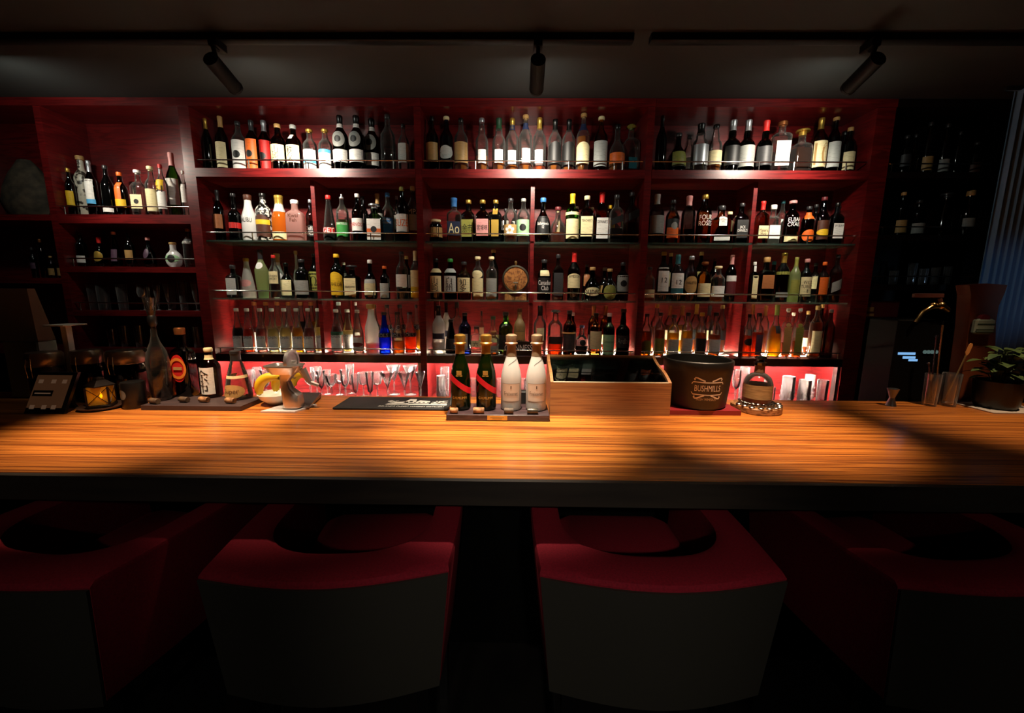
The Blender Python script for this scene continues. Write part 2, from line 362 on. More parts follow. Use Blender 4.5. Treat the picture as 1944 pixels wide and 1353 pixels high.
# ------------------------------------------------------------------ bottles
SH = {  # outline (radius share, height share), cross-section exponent, depth share, neck start
 's': ([(.90,0),(1,.02),(1,.60),(.95,.66),(.72,.72),(.46,.765),(.38,.81),(.35,.93)], 2, 1),
 't': ([(.90,0),(1,.02),(1,.60),(.93,.66),(.66,.72),(.42,.775),(.34,.83),(.32,.94)], 2, 1),
 'b': ([(.90,0),(1,.02),(1,.54),(.95,.60),(.74,.665),(.52,.70),(.54,.76),(.46,.82),(.38,.86),(.36,.94)], 2, 1),
 'q': ([(.92,0),(1,.02),(1,.60),(.92,.66),(.62,.72),(.42,.755),(.36,.80),(.34,.93)], 6, .9),
 'd': ([(.92,0),(1,.02),(1,.60),(.93,.66),(.55,.71),(.38,.74),(.36,.90)], 6, .8),
 'c': ([(.92,0),(1,.02),(1,.12),(.86,.34),(.66,.56),(.45,.74),(.34,.83),(.33,.93)], 2, 1),
 'v': ([(.72,0),(.76,.02),(1,.54),(.96,.60),(.62,.70),(.40,.77),(.34,.82),(.33,.93)], 2, 1),
 'j': ([(.90,0),(1,.04),(1,.70),(.86,.80),(.66,.84),(.66,.90)], 2, 1),
 'm': ([(.90,0),(1,.02),(1,.50),(.92,.56),(.60,.70),(.47,.80),(.45,.90)], 2, 1),
 'r': ([(.40,0),(.62,.03),(.88,.14),(1,.30),(.90,.48),(.62,.60),(.34,.66),(.30,.75),(.30,.92)], 2, .55),
 'w': ([(.90,0),(1,.02),(1,.56),(.92,.64),(.62,.72),(.38,.79),(.33,.85),(.32,.94)], 2, 1),
 'f': ([(.92,0),(1,.02),(1,.62),(.90,.69),(.50,.745),(.36,.78),(.34,.92)], 5, .55),
 'o': ([(.80,0),(.98,.05),(1,.22),(.97,.38),(.82,.52),(.52,.62),(.34,.68),(.30,.80),(.30,.92)], 2, 1),
 'y': ([(.90,0),(1,.02),(1,.44),(.94,.50),(.62,.64),(.42,.76),(.36,.84),(.35,.94)], 2, 1),
 'p': ([(.90,0),(1,.02),(1,.50),(.96,.57),(.66,.63),(.40,.66),(.46,.74),(.36,.82),(.34,.94)], 2, 1),
 'x': ([(.82,0),(.86,.02),(1,.70),(.96,.76),(.50,.79),(.36,.80),(.34,.92)], 4, .7),
}
COL = {'K': ('black', '#0b0b0b'), 'k': ('dark grey', '#2a2a2c'), 'G': ('gold', '#c9a349'), 'W': ('white', '#e6e4de'), 'C': ('cream', '#e2d5a4'), 'T': ('tan', '#b08a52'),
 'R': ('red', '#c01c18'), 'O': ('orange', '#e0651a'), 'Y': ('yellow', '#e3b81f'), 'B': ('blue', '#2f6fb3'), 'N': ('navy', '#14203f'), 'E': ('green', '#2e8b3a'), 'e': ('dark green', '#123c22'),
 'A': ('amber', '#c2711a'), 'a': ('brown', '#4a2412'), 'S': ('silver', '#b9bcc0'), 'P': ('pink', '#c98a88'), 'M': ('maroon', '#5c1a20'), 'V': ('purple', '#4c3348'), 'D': ('copper', '#a5663a'),
 'g': ('pale green', '#9fcf9d'), 'i': ('teal', '#23626b'), 'H': ('grey', '#8d8f8a'), 'h': ('pale grey', '#b9bdb8'), 'I': ('sky blue', '#4aa3d8'), 'J': ('olive', '#8a8a3c')}
def c_of(k): return lin(COL[k][1])
GL = {}
GL['L'] = ('clear', lambda: glassmat('clear_bottle_glass', (.88, .87, .85), 1.5, .05, .015, (.9, .88, .84), .4))
GL['A'] = ('amber', lambda: glassmat('amber_bottle_glass', (.52, .25, .07), 1.3, .05))
GL['a'] = ('dark brown', lambda: glassmat('brown_bottle_glass', (.16, .06, .025), 1.3, .05))
GL['e'] = ('dark green', lambda: glassmat('dark_green_bottle_glass', (.07, .11, .04), 1.3, .05))
GL['E'] = ('green', lambda: glassmat('green_bottle_glass', (.16, .42, .10), 1.3, .05))
GL['N'] = ('dark blue', lambda: glassmat('blue_bottle_glass', (.03, .05, .17), 1.3, .05))
GL['V'] = ('dark purple', lambda: glassmat('purple_bottle_glass', (.12, .05, .10), 1.3, .05))
GL['H'] = ('smoky', lambda: glassmat('smoky_bottle_glass', (.30, .27, .25), 1.4, .05))
GL['K'] = ('black', lambda: pbr('black_bottle_glass', '#040404', .08))
GL['F'] = ('frosted white', lambda: glassmat('frosted_bottle_glass', (.8, .8, .78), .6, .3, .75, (.75, .75, .72)))
GL['W'] = ('white', lambda: pbr('white_bottle_glaze', '#d8d8d6', .25))
GL['P'] = ('pink', lambda: glassmat('pink_frosted_glass', (.75, .50, .46), .6, .3, .6, (.72, .42, .38)))
GL['O'] = ('orange', lambda: glassmat('orange_bottle_glass', (.9, .30, .04), .8, .1, .75, (.95, .24, .02)))
GL['g'] = ('pale green', lambda: glassmat('pale_green_frosted_glass', (.62, .72, .40), .6, .25, .5, (.55, .62, .30)))
GL['D'] = ('tan stoneware', lambda: pbr('tan_stoneware', '#a58a5c', .5, col2='#7d6238', nscale=12))
GL['Z'] = ('lattice patterned', lambda: pbr('white_lattice_glaze', '#cfc6b2', .35, col2='#3a322a', nscale=34, lo=.44, hi=.50))
GL['X'] = ('black-white patterned', lambda: pbr('black_white_pattern', '#c9c6bd', .35, col2='#080808', nscale=60, lo=.50, hi=.54))
GL['B'] = ('blue', lambda: glassmat('bright_blue_liquid_glass', (.02, .06, .50), 1, .05, .25, (.01, .05, .75)))
def liquid(k):
    return glassmat('liquid_'+COL[k][0].replace(' ', '_'), tuple(min(1, c*1.25+.02) for c in c_of(k)), .5, .08, .68, c_of(k))
def paper(k):
    key = 'label_paper_'+COL[k][0].replace(' ', '_')
    if k in 'GS': return pbr(key, c_of(k), .35, .6)
    dark = k in 'KkNeaMV'
    mt = pbr(key, c_of(k), .55, col2=tuple(x*(.80 if not dark else .7) for x in c_of(k)), nscale=90, stretch=(.5, .5, 2.4), lo=.36, hi=.46)
    return mt
def capmat(k):
    return pbr('cap_'+COL[k][0].replace(' ', '_'), c_of(k), .32 if k in 'GSDkK' else .5, .75 if k in 'GSD' else 0)
def inkmat(k): return pbr('ink_'+COL[k][0].replace(' ', '_'), c_of(k), .5)

def interp(prof, z):
    for (r0, z0), (r1, z1) in zip(prof, prof[1:]):
        if z <= z1: return r0+(r1-r0)*(z-z0)/(z1-z0+1e-9)
    return prof[-1][0]
def smooth_prof(p):
    out = [p[0]]
    for i in range(1, len(p)-1):
        a, b, c = p[i-1], p[i], p[i+1]
        if 0.05 < b[1] and (b[1]-a[1]) > .02:
            out += [((a[0]*.3+b[0]*.7), (a[1]*.3+b[1]*.7)), ((b[0]*.7+c[0]*.3), (b[1]*.7+c[1]*.3))]
        else: out.append(b)
    out.append(p[-1]); return out

def bottle(root, H, R, shape, glass, fill, cap, labels, txt, segs=20):
    prof0, n, d = SH[shape]; prof = smooth_prof(prof0)
    neck_r = prof[-1][0]*R; ztop = prof[-1][1]
    rmax = R
    nfun = (lambda r: n if r > .55*rmax else 2.0)
    dfun = (lambda r: d if r > .55*rmax else (d+(1-d)*min(1, (.55*rmax-r)/(.2*rmax)) if r > .35*rmax else 1.0)) if d != 1 else 1.0
    body = [(r*R, z*H) for r, z in prof]
    mesh('glass_body', MB().lathe(body, seg=segs, nfun=nfun, d=dfun), GL[glass][1](), root)
    if fill != '-':
        lv = int(fill[1:])/100; lp = [(r*R*.93, z*H) for r, z in prof if z < lv]
        lp = [(lp[0][0]*.98, .022*H)]+[q for q in lp if q[1] > .03*H]+[(interp(prof, lv)*R*.93, lv*H)]
        mesh('liquid', MB().lathe(lp, seg=segs, nfun=nfun, d=dfun), liquid(fill[0]), root)
    # cap
    if cap != '-':
        f, k = cap[0], cap[1]; cm = capmat(k); nr = neck_r
        if f == 's': mesh('cap', MB().lathe([(nr*1.12, ztop*H-.012*H), (nr*1.22, ztop*H), (nr*1.22, .985*H), (nr*1.08, H)], seg=14), cm, root)
        elif f == 'f': mesh('foil', MB().lathe([(interp(prof, .80)*R*1.04, .80*H), (nr*1.10, .86*H), (nr*1.16, .93*H), (nr*1.22, .935*H), (nr*1.22, .99*H), (nr*1.05, H)], seg=14), cm, root)
        elif f == 'k': mesh('cork_stopper', MB().lathe([(nr*.8, ztop*H-.02*H), (nr*.8, ztop*H), (nr*1.4, ztop*H+.002), (nr*1.45, .985*H), (nr*1.25, H)], seg=14), cm, root)
        elif f == 'b': mesh('stopper', MB().lathe([(nr*.7, ztop*H-.02*H), (nr*.8, ztop*H), (nr*1.7, ztop*H+.025*H), (nr*1.9, .96*H), (nr*1.3, H)], seg=14), cm, root)
        elif f == 'p': mesh('pourer', MB().lathe([(nr*1.15, ztop*H-.03*H), (nr*1.15, ztop*H), (nr*.5, ztop*H+.01*H), (nr*.42, H)], seg=12), cm, root)
        elif f == 'x': mesh('flat_cap', MB().lathe([(nr*1.1, ztop*H-.03*H), (nr*1.1, .95*H), (nr*2.0, .955*H), (nr*2.0, .99*H), (nr*1.9, H)], seg=16), cm, root)
    flat = n > 3
    def surf(u, z, off):
        r = interp(prof, z/H)*R
        if flat: return (u, -r*d-off, z)
        th = u/max(r, 1e-4); return (r*math.sin(th)*(1+off/r), -r*d*math.cos(th)-off, z)
    first = None; span = None
    for i, L in enumerate(labels):
        k = L[0]; st = ''
        body_ = L[1:]
        while body_[-1].isalpha(): st += body_[-1]; body_ = body_[:-1]
        a, b = (int(q)/100*H for q in body_.split('-'))
        rr = min(interp(prof, a/H), interp(prof, b/H))*R
        hw = rr*(.86 if flat else 1.20)
        if 'n' in st: hw = rr*.62 if not flat else rr*.55
        if 'w' in st: hw = rr*(.97 if flat else 2.6)
        mb = MB(); nu, nz = 12, 6; g = []
        for j in range(nz+1):
            v = -1+2*j/nz; row = []
            for q in range(nu+1):
                u = -1+2*q/nu; uu, vv = u, v
                if 'o' in st: uu = u*math.sqrt(max(0, 1-v*v/2)); vv = v*math.sqrt(max(0, 1-u*u/2))
                if 'a' in st and v > 0: vv = v*(1-.38*u*u)
                if 'd' in st: vv = v*.62+u*.38
                row.append(surf(uu*hw, (a+b)/2+vv*(b-a)/2, .0005+.0003*i))
            g.append(row)
        lb = mesh('label' if b < .72*H else 'neck_label', mb.rings(g, False, False, False), paper(k), root)
        if first is None: first, span, kk = lb, (a, b, hw), i
        if 'r' in st:       # emblem inside the label
            g2 = [[surf(math.sin(2*math.pi*q/16)*hw*.45*(j/3), (a+b)/2+math.cos(2*math.pi*q/16)*hw*.45*(j/3), .0011+.0003*i) for q in range(16)] for j in range(1, 4)]
            mesh('emblem', MB().rings(g2, True, False), inkmat('K' if k not in 'Kke' else 'H'), lb, smooth=False)
    if txt:
        p = txt.split(';'); body_, ink = p[0].replace('_', ' '), p[1]
        if len(p) > 2: a, b = (int(q)/100*H for q in p[2].split('-')); par = root; hw = interp(prof, (a+b)/2/H)*R*(.86 if flat else 1.05)
        else: a, b, hw = span; par = first; c = (a+b)/2; hh = (b-a)*.42; a, b = c-hh, c+hh
        lettering(body_, hw*1.75, (b-a), lambda u, v: surf(u, (a+b)/2+v, .0016), inkmat(ink), par)

ORD = ['zeroth', 'first', 'second', 'third', 'fourth', 'fifth', 'sixth', 'seventh', 'eighth', 'ninth', 'tenth', 'eleventh', 'twelfth', 'thirteenth', 'fourteenth', 'fifteenth', 'sixteenth', 'seventeenth', 'eighteenth', 'nineteenth', 'twentieth', 'twenty-first', 'twenty-second']
PLACED = []
def clash(x, y, r, z):
    return any(abs(z-q[3]) < .05 and (x-q[0])**2+(y-q[1])**2 < (r+q[2]+.0015)**2 for q in PLACED)
def describe(glass, labels, cap):
    s = GL[glass][0]+' bottle'
    bits = []
    if labels: bits.append(COL[labels[0][0]][0]+' label')
    if cap != '-': bits.append(COL[cap[1]][0]+(' stopper' if cap[0] in 'kb' else ' cap'))
    return ', '.join([s]+bits)
def place(line, zb, y0, ymin, ymax, xmin=-9, xmax=9):
    t = line.split(); px, top, wpx = float(t[0]), float(t[1]), float(t[2])
    sh, gl, fi, cp = t[3:7]; labels = [] if t[7] == '-' else t[7].split('+'); tx = t[8] if len(t) > 8 else None
    dpt = SH[sh][2]; shrink = 1.0; back = y0 > 2.28
    for _ in range(22):
        R0 = wpx/F*y0/2*shrink
        for sx in (0, .006, -.006, .013, -.013, .02, -.02):
            for dy in ((0, .012, -.012, .024, .034) if back else (0, .012, .024, .036, .05, .064)):
                Y = y0+dy if back else ymin+.002+R0*1.1*dpt+dy
                py = 560
                for _i in range(6):
                    p = onY(px, py, Y); py += (p.z-zb)*F/Y
                x = onY(px, py, Y).x
                R = wpx/F*Y/2*math.cos(math.atan2(x, Y))*shrink*1.10
                if SH[sh][1] > 3: R *= .97
                if Y-R*dpt < ymin or Y+R*dpt > ymax: continue
                xx = min(max(x+sx, xmin+R+.003), xmax-R-.003)
                if not clash(xx, Y, R*(1.12 if SH[sh][1] > 3 else 1), zb):
                    H = min(onY(px, top, Y).z, ZMAX(zb))-zb
                    return (xx, Y, zb+.0007, H-.0007, R, sh, gl, fi, cp, labels, tx)
        shrink *= .95
    return None
def ZMAX(zb):
    for z, top in ((Z1, ZT), (Z2, Z1B), (Z3, Z2-.008), (Z4, Z3-.008), (ZL1, ZT), (ZL2, ZL1-.045), (ZR1, ZT), (ZR2, ZR1-.03), (ZF2, ZF1-.03)):
        if abs(zb-z) < 1e-6: return top-.003
    return 9
def shelf_row(place_words, group, zb, text, ymin=2.18, ymax=2.345, yf=2.222, yb=2.306, xmin=-9, xmax=9):
    front, back = [], []
    for ln in text.strip().splitlines():
        ln = ln.strip()
        if not ln: continue
        if ln[0] == '<': back.append(ln[1:])
        else: front.append(ln)
    for nm, lst, y in (('', front, yf), ('back ', back, yb)):
        lst = sorted(lst, key=lambda s: float(s.split()[0]))
        for i, ln in enumerate(lst):
            r = place(ln, zb, y, ymin, ymax, xmin, xmax)
            if r is None: continue
            PLACED.append((r[0], r[1], r[4]*(1.12 if SH[r[5]][1] > 3 else 1), zb))
            lab = describe(r[6], r[9], r[8])+', '+(ORD[i+1]+(' in back row' if nm else ' from left'))+', '+place_words
            t = thing('spirit_bottle' if not group.startswith('syrup') else 'syrup_bottle', (r[0], r[1], r[2]), lab, 'bottle', group, math.radians(random.uniform(-7, 7)))
            bottle(t, r[3], r[4], *r[5:])
BX = [(b[1], b[2], b[3]) for b in bays]
shelf_row('top shelf, first bay', 'bottles on the top shelf', Z1, '''
399 225 18 w K - fG -
427 221 23 w a - fT C6-52
459 231 26 t L - sk W4-61r
484 229 24 t H - fk O4-62r
508 229 24 t H - fS R4-62r
533 236 27 s a - sT C20-55 山|崎;K
562 238 27 s a - sH C18-55+W68-78n 秩|父;K
592 246 24 s L A12 kG W4-50+I19-27 
621 246 24 s L A14 kG W4-50+I42-50
650 220 27 t e - fK W16-38+H42-70or+W78-85w
676 220 27 t e - fK W16-38+H42-70or+W78-85w
705 220 27 t e - fK W16-38+H42-70or+W78-85w
739 218 25 t L - sk - 
768 236 19 t L - sk h18-58
''', xmin=BX[0][0], xmax=BX[0][1])
shelf_row('top shelf, second bay', 'bottles on the top shelf', Z1, '''
822 222 21 t a - sK T18-52
849 222 22 t N - kC h22-46o ✓;H
876 225 23 t L A14 sK T16-54
915 225 21 b L A30 sS W14-40n
947 225 22 b L A22 fe W16-40n
972 225 22 t L A14 fG W16-40n+N78-88w
997 219 22 t L A14 kT W16-40n+N74-86w
1023 224 22 t L O12 fG W16-40n
1052 227 22 t L A12 fK K14-56a
1078 227 22 t L A10 fK K14-56a
1105 216 22 t L A60 kT C14-50a+N70-82w
1138 222 23 t A - kC h10-55
1169 237 27 o L A26 sK O18-40
1204 238 28 q L A16 bJ i12-34n
''', xmin=BX[1][0], xmax=BX[1][1])
shelf_row('top shelf, third bay', 'bottles on the top shelf', Z1, '''
1252 220 18 w K - fK -
1284 253 29 o e - sk J16-52
1325 235 28 b L - fK S16-56
1353 237 24 b L A26 sK C18-46
1384 228 29 p e - fS K14-50
1412 228 28 p e - fS H14-52
1446 229 27 p e - fR k14-50
1476 231 34 x L - kD h16-62 16;C
1515 247 34 d L a58 xG -
1548 224 27 t A - fG C12-58 10;T
1575 223 25 t a - kT h12-56
1604 242 25 s K - sT C8-46
1634 250 27 s K - sK k30-52
<1304 258 20 t L - sk W20-46
''', xmin=BX[2][0], xmax=BX[2][1])
shelf_row('upper shelf behind slate board', 'bottles on the side shelves', ZL1, '''
125 319 19 s a - sG Y22-52
163 296 32 s Z - kT -
182 305 23 t a - fS W30-66+I22-30
212 314 25 w K - sk W8-16
237 327 24 s a - sO O36-76+Y20-38
271 323 28 q L - kW C16-46r
296 316 25 s L A20 kC C10-54
315 312 21 t L - sR Y50-70+W14-48 51;K;46-58
338 290 27 w E - fP W20-60
356 324 13 t L - sW W30-70
''', xmin=L0, xmax=L1x)
shelf_row('middle shelf behind slate board', 'bottles on the side shelves', ZL2, '''
160 441 22 s a - sk W12-32
195 450 25 o a - fR G18-52o
224 440 21 c V - sP V16-50
251 443 19 t K - sK T22-50
287 451 23 o a - sP V30-62o
333 460 37 r W - sT g20-50or
364 434 23 t L - sG k60-72 ABSOLUT;W;56-72
''', xmin=L0, xmax=L1x)
shelf_row('second shelf, first column', 'bottles on the second shelf', Z2, '''
420.5 361 19 t a - fk D24-52
450 367 23 p K - sk R26-38w
477 370 27 m W - sa W4-8 MALIBU;K;40-50
503 367 29 s X - sK a8-54a+Y34-44
535 371 29 m O - fG C4-20+h64-84w
562 380 34 f P - sW - Kwai|Feh;a;46-66
589 379 17 t H M50 sS K14-40 Dolfi|FRAISE;W
''', xmin=BX[0][0], xmax=BX[0][2]-.01)
shelf_row('second shelf, second column', 'bottles on the second shelf', Z2, '''
628 371 24 c L e16 sR R18-30 GET;W
653 369 22 t L J46 pS E10-40 CHARTREUSE;W;34-40
682 368 21 t a - sW W22-48 PERNOD;R
713 388 29 f e - xS W4-60r+O24-34
739 366 21 t L - sB B18-50 Marie|Brizard;W;38-49
766 355 22 t a - sJ W18-50 SUZE;O
786 354 20 t L R50 sC K50-60w+h22-50 CAMPARI;W
<692 373 19 t K - sk -
<720 368 20 t e - fT W40-60
<749 372 17 t H - sS h30-60
''', xmin=BX[0][2]+.01, xmax=BX[0][1])
shelf_row('second shelf, third column', 'bottles on the second shelf', Z2, '''
828 417 22 j K - sC T20-64w
863 376 25 d L A40 fB N14-46 Ao;C
890 380 24 q a - sG J14-54 余市;K
916.5 380 24 q a - sG P14-54 宮城峡;K
941 380 23 q K - sG G16-54n+G66-80w
969 377 22 t L A32 sk T16-40 ✿;W
994 377 21 t L A20 sH g16-52r
<953 396 18 q H - sk W40-66
<978 398 15 q H - sk W40-66
''', xmin=BX[1][0], xmax=BX[1][2]-.01)
shelf_row('second shelf, fourth column', 'bottles on the second shelf', Z2, '''
1030 376 27 o a - sB K18-58 Ballantine's|12;W
1058 393 28 o L A30 sM -
1085 368 23 t E - fY C8-48+C56-62w
1112 372 24 q a - sC C14-56 TEACHER'S;K;42-52
1140 365 23 q A - fR W10-50 DEWAR'S;k;38-46
1167.5 370 23 q L a30 sk K36-58d
1196 365 23 q H A40 sk K42-66d
<1058 398 21 q L - sC C30-72
<1092 392 18 t K - sC C40-70
<1128 394 18 s K - sC C30-66
<1155 390 18 q A - sY Y28-62
''', xmin=BX[1][2]+.01, xmax=BX[1][1])
shelf_row('second shelf, fifth column', 'bottles on the second shelf', Z2, '''
1243 369 26 t H - fh H20-56
1273 380 22 s A - sk K24-56r+O12-36
1303 372 24 s H M30 fP -
1332 370 26 s A - sG - FOUR|ROSES;W;36-58
1364 391 33 d A - sk W46-72a+h8-18 GENTLEMAN|JACK;k
1402 386 24 q H a50 sk K14-58 JACK|DANIEL'S;W
<1380 402 22 s a - sC C40-74
''', xmin=BX[2][0], xmax=BX[2][2]-.01)
shelf_row('second shelf, sixth column', 'bottles on the second shelf', Z2, '''
1441.5 382 22 q A - fR C12-42 Maker's|Mark;a
1462 389 25 d L h20 sW W14-48
1497 381 27 s a - kP C6-20 ELIJAH|CRAIG;W;40-60
1528.6 392 23 s a - sk O6-38o+O66-84w
1555 374 24 b a - sM a10-50+Y18-32o
1581 385 24 q a - sK W14-50 JIM_BEAM;K;38-48
1606 391 26 s K - sK Y10-52 EARLY|TIMES;K
<1478 380 19 t L - si h20-58
<1541 388 19 t K - sk W44-64
''', xmin=BX[2][2]+.01, xmax=BX[2][1])
shelf_row('third shelf, first column', 'bottles on the third shelf', Z3, '''
447 503 25 d H - sk h10-60
473.5 490 27 c F O22 sG P28-46o
501 474 25 v g E14 fk W60-74o
525 484 20 t L M34 sR C34-62 SOUTHERN|COMFORT;K
547 499 27 o a - sK C8-52
577 492 26 s K - sk H10-46
599 482 20 w K - sk J18-60 ϟ;K
<538 481 22 m W - fT -
<561 476 20 r F A28 kT -
''', xmin=BX[0][0], xmax=BX[0][2]-.01)
shelf_row('third shelf, second column', 'bottles on the third shelf', Z3, '''
643 482 24 s K - sY Y8-60a KAHLÚA;a
671 504 27 d a - xk C10-62 DISARONNO;k
705 493 23 o a - sW C10-46+h40-50
732 505 17 s a - sO h4-48
765 477 21 t L N22 sk W26-52
793 476 17 t L A24 fC C26-60+Y4-26
<774 486 17 t H - sC h26-56
<656 498 16 t K - sW W40-70
''', xmin=BX[0][2]+.01, xmax=BX[0][1])
shelf_row('third shelf, third column', 'bottles on the third shelf', Z3, '''
829 491 21 s a - sK C18-58+C66-76w 山|崎;K
856 491 22 s e - sE h18-58+h66-76w 白|州;K
881.5 497 23 s A - sk C18-58 知|多;K
907.5 487 20 s L A28 kC C8-50+C50-68o
933 487 19 s L A24 kC H8-50
<937 474 17 t K - kT -
''', xmin=BX[1][0], xmax=X(950, 540, 2.24))
shelf_row('third shelf, fourth column', 'bottles on the third shelf', Z3, '''
1032 493 23 s a - sk K18-56+C60-74 Canadian|Club;W
1058 483 19 q H - sk k10-60
1088 479 22 t e - fR C26-56a JAMESON;K;46-53
1123 507 27 o a - sT C14-40o Super;a
1155.6 510 25 o K - sT J4-50o
1180 498 22 s a - sk H24-66r
<1146 508 21 o K - sS T20-46
<1112 502 16 t K - sk D40-74
''', xmin=BX[1][2]+.01, xmax=BX[1][1])
shelf_row('third shelf, fifth column', 'bottles on the third shelf', Z3, '''
1230 507 20 s L A20 sk C10-34
1255 478 22 t a - sG W20-68 12;K;38-48
1282 483 23 t e - fi W28-60+i14-28 12;K;36-46
1307 486 23 s A - sS T18-56o SINGLETON;K;38-44
1333 497 24 s A - kD C12-46
1359 505 25 s L A30 kC W14-44
1383 484 19 t a - fP M14-44+W44-56
<1325 478 18 t K - sT C30-60
<1268 480 16 t K - sT C30-60
<1351 490 17 t M - sM -
'''.replace(' t M ', ' t V '), xmin=BX[2][0], xmax=BX[2][2]-.01)
shelf_row('third shelf, sixth column', 'bottles on the third shelf', Z3, '''
1422.5 497 15 q a - sW C8-66+W76-90w
1448 488 28 d a - sT D30-60
1480 480 24 s a - fG J56-62w+H10-20
1503.5 488 19 t g - fJ J20-50
1524 491 22 s a - sP C14-58 WILD|TURKEY|8;K
1557 497 19 s A - sO O18-62
1580 483 22 t H - sk H20-54d
<1541 499 19 s K - sk C34-66
<1462 496 18 s K - si -
''', xmin=BX[2][2]+.01, xmax=BX[2][1])
shelf_row('bottom shelf, first column', 'syrup bottles on the bottom shelf', Z4, '''
456 585 21 y L a56 sh h6-38 MONIN;k;32-38
475.5 585 21 y L O54 sh h6-38 MONIN;k;32-38
500 585 21 y L P54 sh h6-38 MONIN;k;32-38
522 585 21 y L C54 sh h6-38 MONIN;k;32-38
545 585 21 y L C56 sh h6-38 MONIN;k;32-38
568 585 21 y L Y56 sh h6-38 MONIN;k;32-38
590 585 20 y L P56 sh h6-38 MONIN;k;32-38
608 585 18 y L C56 sh h6-38 MONIN;k;32-38
<490 573 20 y L R50 sD h6-38
<512 573 20 y L C50 sD h6-38
<533 573 20 y L C50 sD h6-38
<554 573 20 y L P50 sD h6-38
<577 573 20 y L K60 sD h6-38
<598 573 20 y L Y60 sD h6-38
''', xmin=BX[0][0], xmax=BX[0][2]-.01, yf=2.215)
shelf_row('bottom shelf, second column', 'syrup bottles on the bottom shelf', Z4, '''
642 587 22 y L P62 sh h6-42+e42-50w MONIN;k;36-42
663 587 21 y L C50 sh h6-42 MONIN;k;36-42
682 588 20 y L P40 sh h6-38+M16-26o
708 577 25 m F O20 kT -
732 592 22 y B - sk K40-50w BOLS;H
757 592 22 y L A30 sk K40-50w BOLS;H
780 592 22 y L O42 sk K40-50w BOLS;H
<652 573 19 y L R44 sh h6-38
<673 573 19 y L C44 sh h6-38
<714 578 19 y L P50 sk K46-58w
<738 578 19 y L P50 sk K46-58w BOLS;H
<762 578 19 y L C50 sk K46-58w BOLS;H
<786 578 19 y L Y56 sk K46-58w BOLS;H
''', xmin=BX[0][2]+.01, xmax=BX[0][1], yf=2.215)
shelf_row('bottom shelf, third column', 'bottles on the bottom shelf', Z4, '''
834 580 22 t F - fK N32-44+W12-26 GREY_GOOSE;k
857 606 22 c K - sK k16-44
883 593 22 s N - sk h12-50n
905 619 23 d L P22 sk C24-46 六;K
937 628 19 s L A16 kT H10-40
960 592 25 s E - sk K12-46
986 585 20 s D - sa T24-50 BOLS;K;24-34
<818 590 16 t F - fW -
<842 574 21 t F - fK N32-44
<862 573 24 d L - sK -
<908 590 24 d L g60 sK C30-60
<936 600 24 o L P40 se C30-50
''', xmin=BX[1][0], xmax=BX[1][2]-.01)
shelf_row('bottom shelf, fourth column', 'bottles on the bottom shelf', Z4, '''
1024 580 22 t L P30 fK C30-56n
1053 588 26 s L O34 bk K26-42
1079 589 22 s a - sk k8-46+T48-52w
1103 617 25 o L k34 sN P30-52r
1129 594 21 s A - sK C16-58
1154 594 20 s e - sW g4-50 LAPHROAIG;e;30-36
1180 586 24 p K - sK k18-44 Ardbeg;H
<1092 593 19 s a - sS K20-50
<1120 580 19 t A - fD K20-40
<1147 580 19 t A - fD C20-40
''', xmin=BX[1][2]+.01, xmax=BX[1][1])
shelf_row('bottom shelf, fifth column', 'bottles on the bottom shelf', Z4, '''
1224 595 19 s L A58 sK J6-38a
1249 593 19 s L A60 sk J6-42
1275 597 21 s L Y56 sk h6-42
1301 593 20 s L Y58 sK h6-42
1327 593 20 s L A54 sG K8-42
1353 593 22 s L A50 sK h8-40
<1242 577 19 t L A54 sG -
<1267 580 19 t L A60 fD C30-50
<1290 580 19 t L Y60 fD C30-50
<1316 577 19 t L A50 fG K30-50
<1340 580 19 t L P50 fk C30-50
<1364 579 19 t L A50 sT K30-50
''', xmin=BX[2][0], xmax=BX[2][2]-.01)
shelf_row('bottom shelf, sixth column', 'bottles on the bottom shelf', Z4, '''
1413 596 16 s L O50 sK K28-44o
1433.5 594 21 s L O56 sK V6-52n
1466 578 25 o L Y60 fJ k46-60n
1487 585 16 q L A30 kW T6-62w+T62-70o
1509 585 16 q L A34 kW J6-62w+J62-70o
1542 580 24 s L A68 sT C10-52
1567 587 21 t H - sS -
<1421 577 18 t L A50 fD K30-50
<1445 580 18 t L A50 fD -
<1498 593 15 q L A40 kW -
<1525 590 18 s L O56 sT C20-40
<1557 574 18 t a - sT -
''', xmin=BX[2][2]+.01, xmax=BX[2][1])
shelf_row('top shelf in unlit unit', 'bottles in the unlit end unit', ZR1, '''
1712 257 22 s K - sk k20-50
1728 255 18 t K - sk -
1753 232 24 t K - sk T8-34
1785 235 24 t K - sk H6-30
1811 250 20 t K - sk -
1845 270 26 s K - sk a8-36
''', xmin=rx0, xmax=rx1)
shelf_row('second shelf in unlit unit', 'bottles in the unlit end unit', ZR2, '''
1704 365 25 t K - sT T8-36
1736 380 28 s K - sk H8-36
1785 367 34 c H - xk -
1829 362 30 m H - sT H20-40
''', xmin=rx0, xmax=rx1)
shelf_row('low shelf below burlap sack', 'bottles on the side shelves', ZF2, '''
69 470 14 s a - sk V30-50
87 454 15 s a - sD -
102 486 15 s K - sT T12-44
119 490 15 s K - sT T12-50
''', xmin=-3.0, xmax=S[0]-.02)
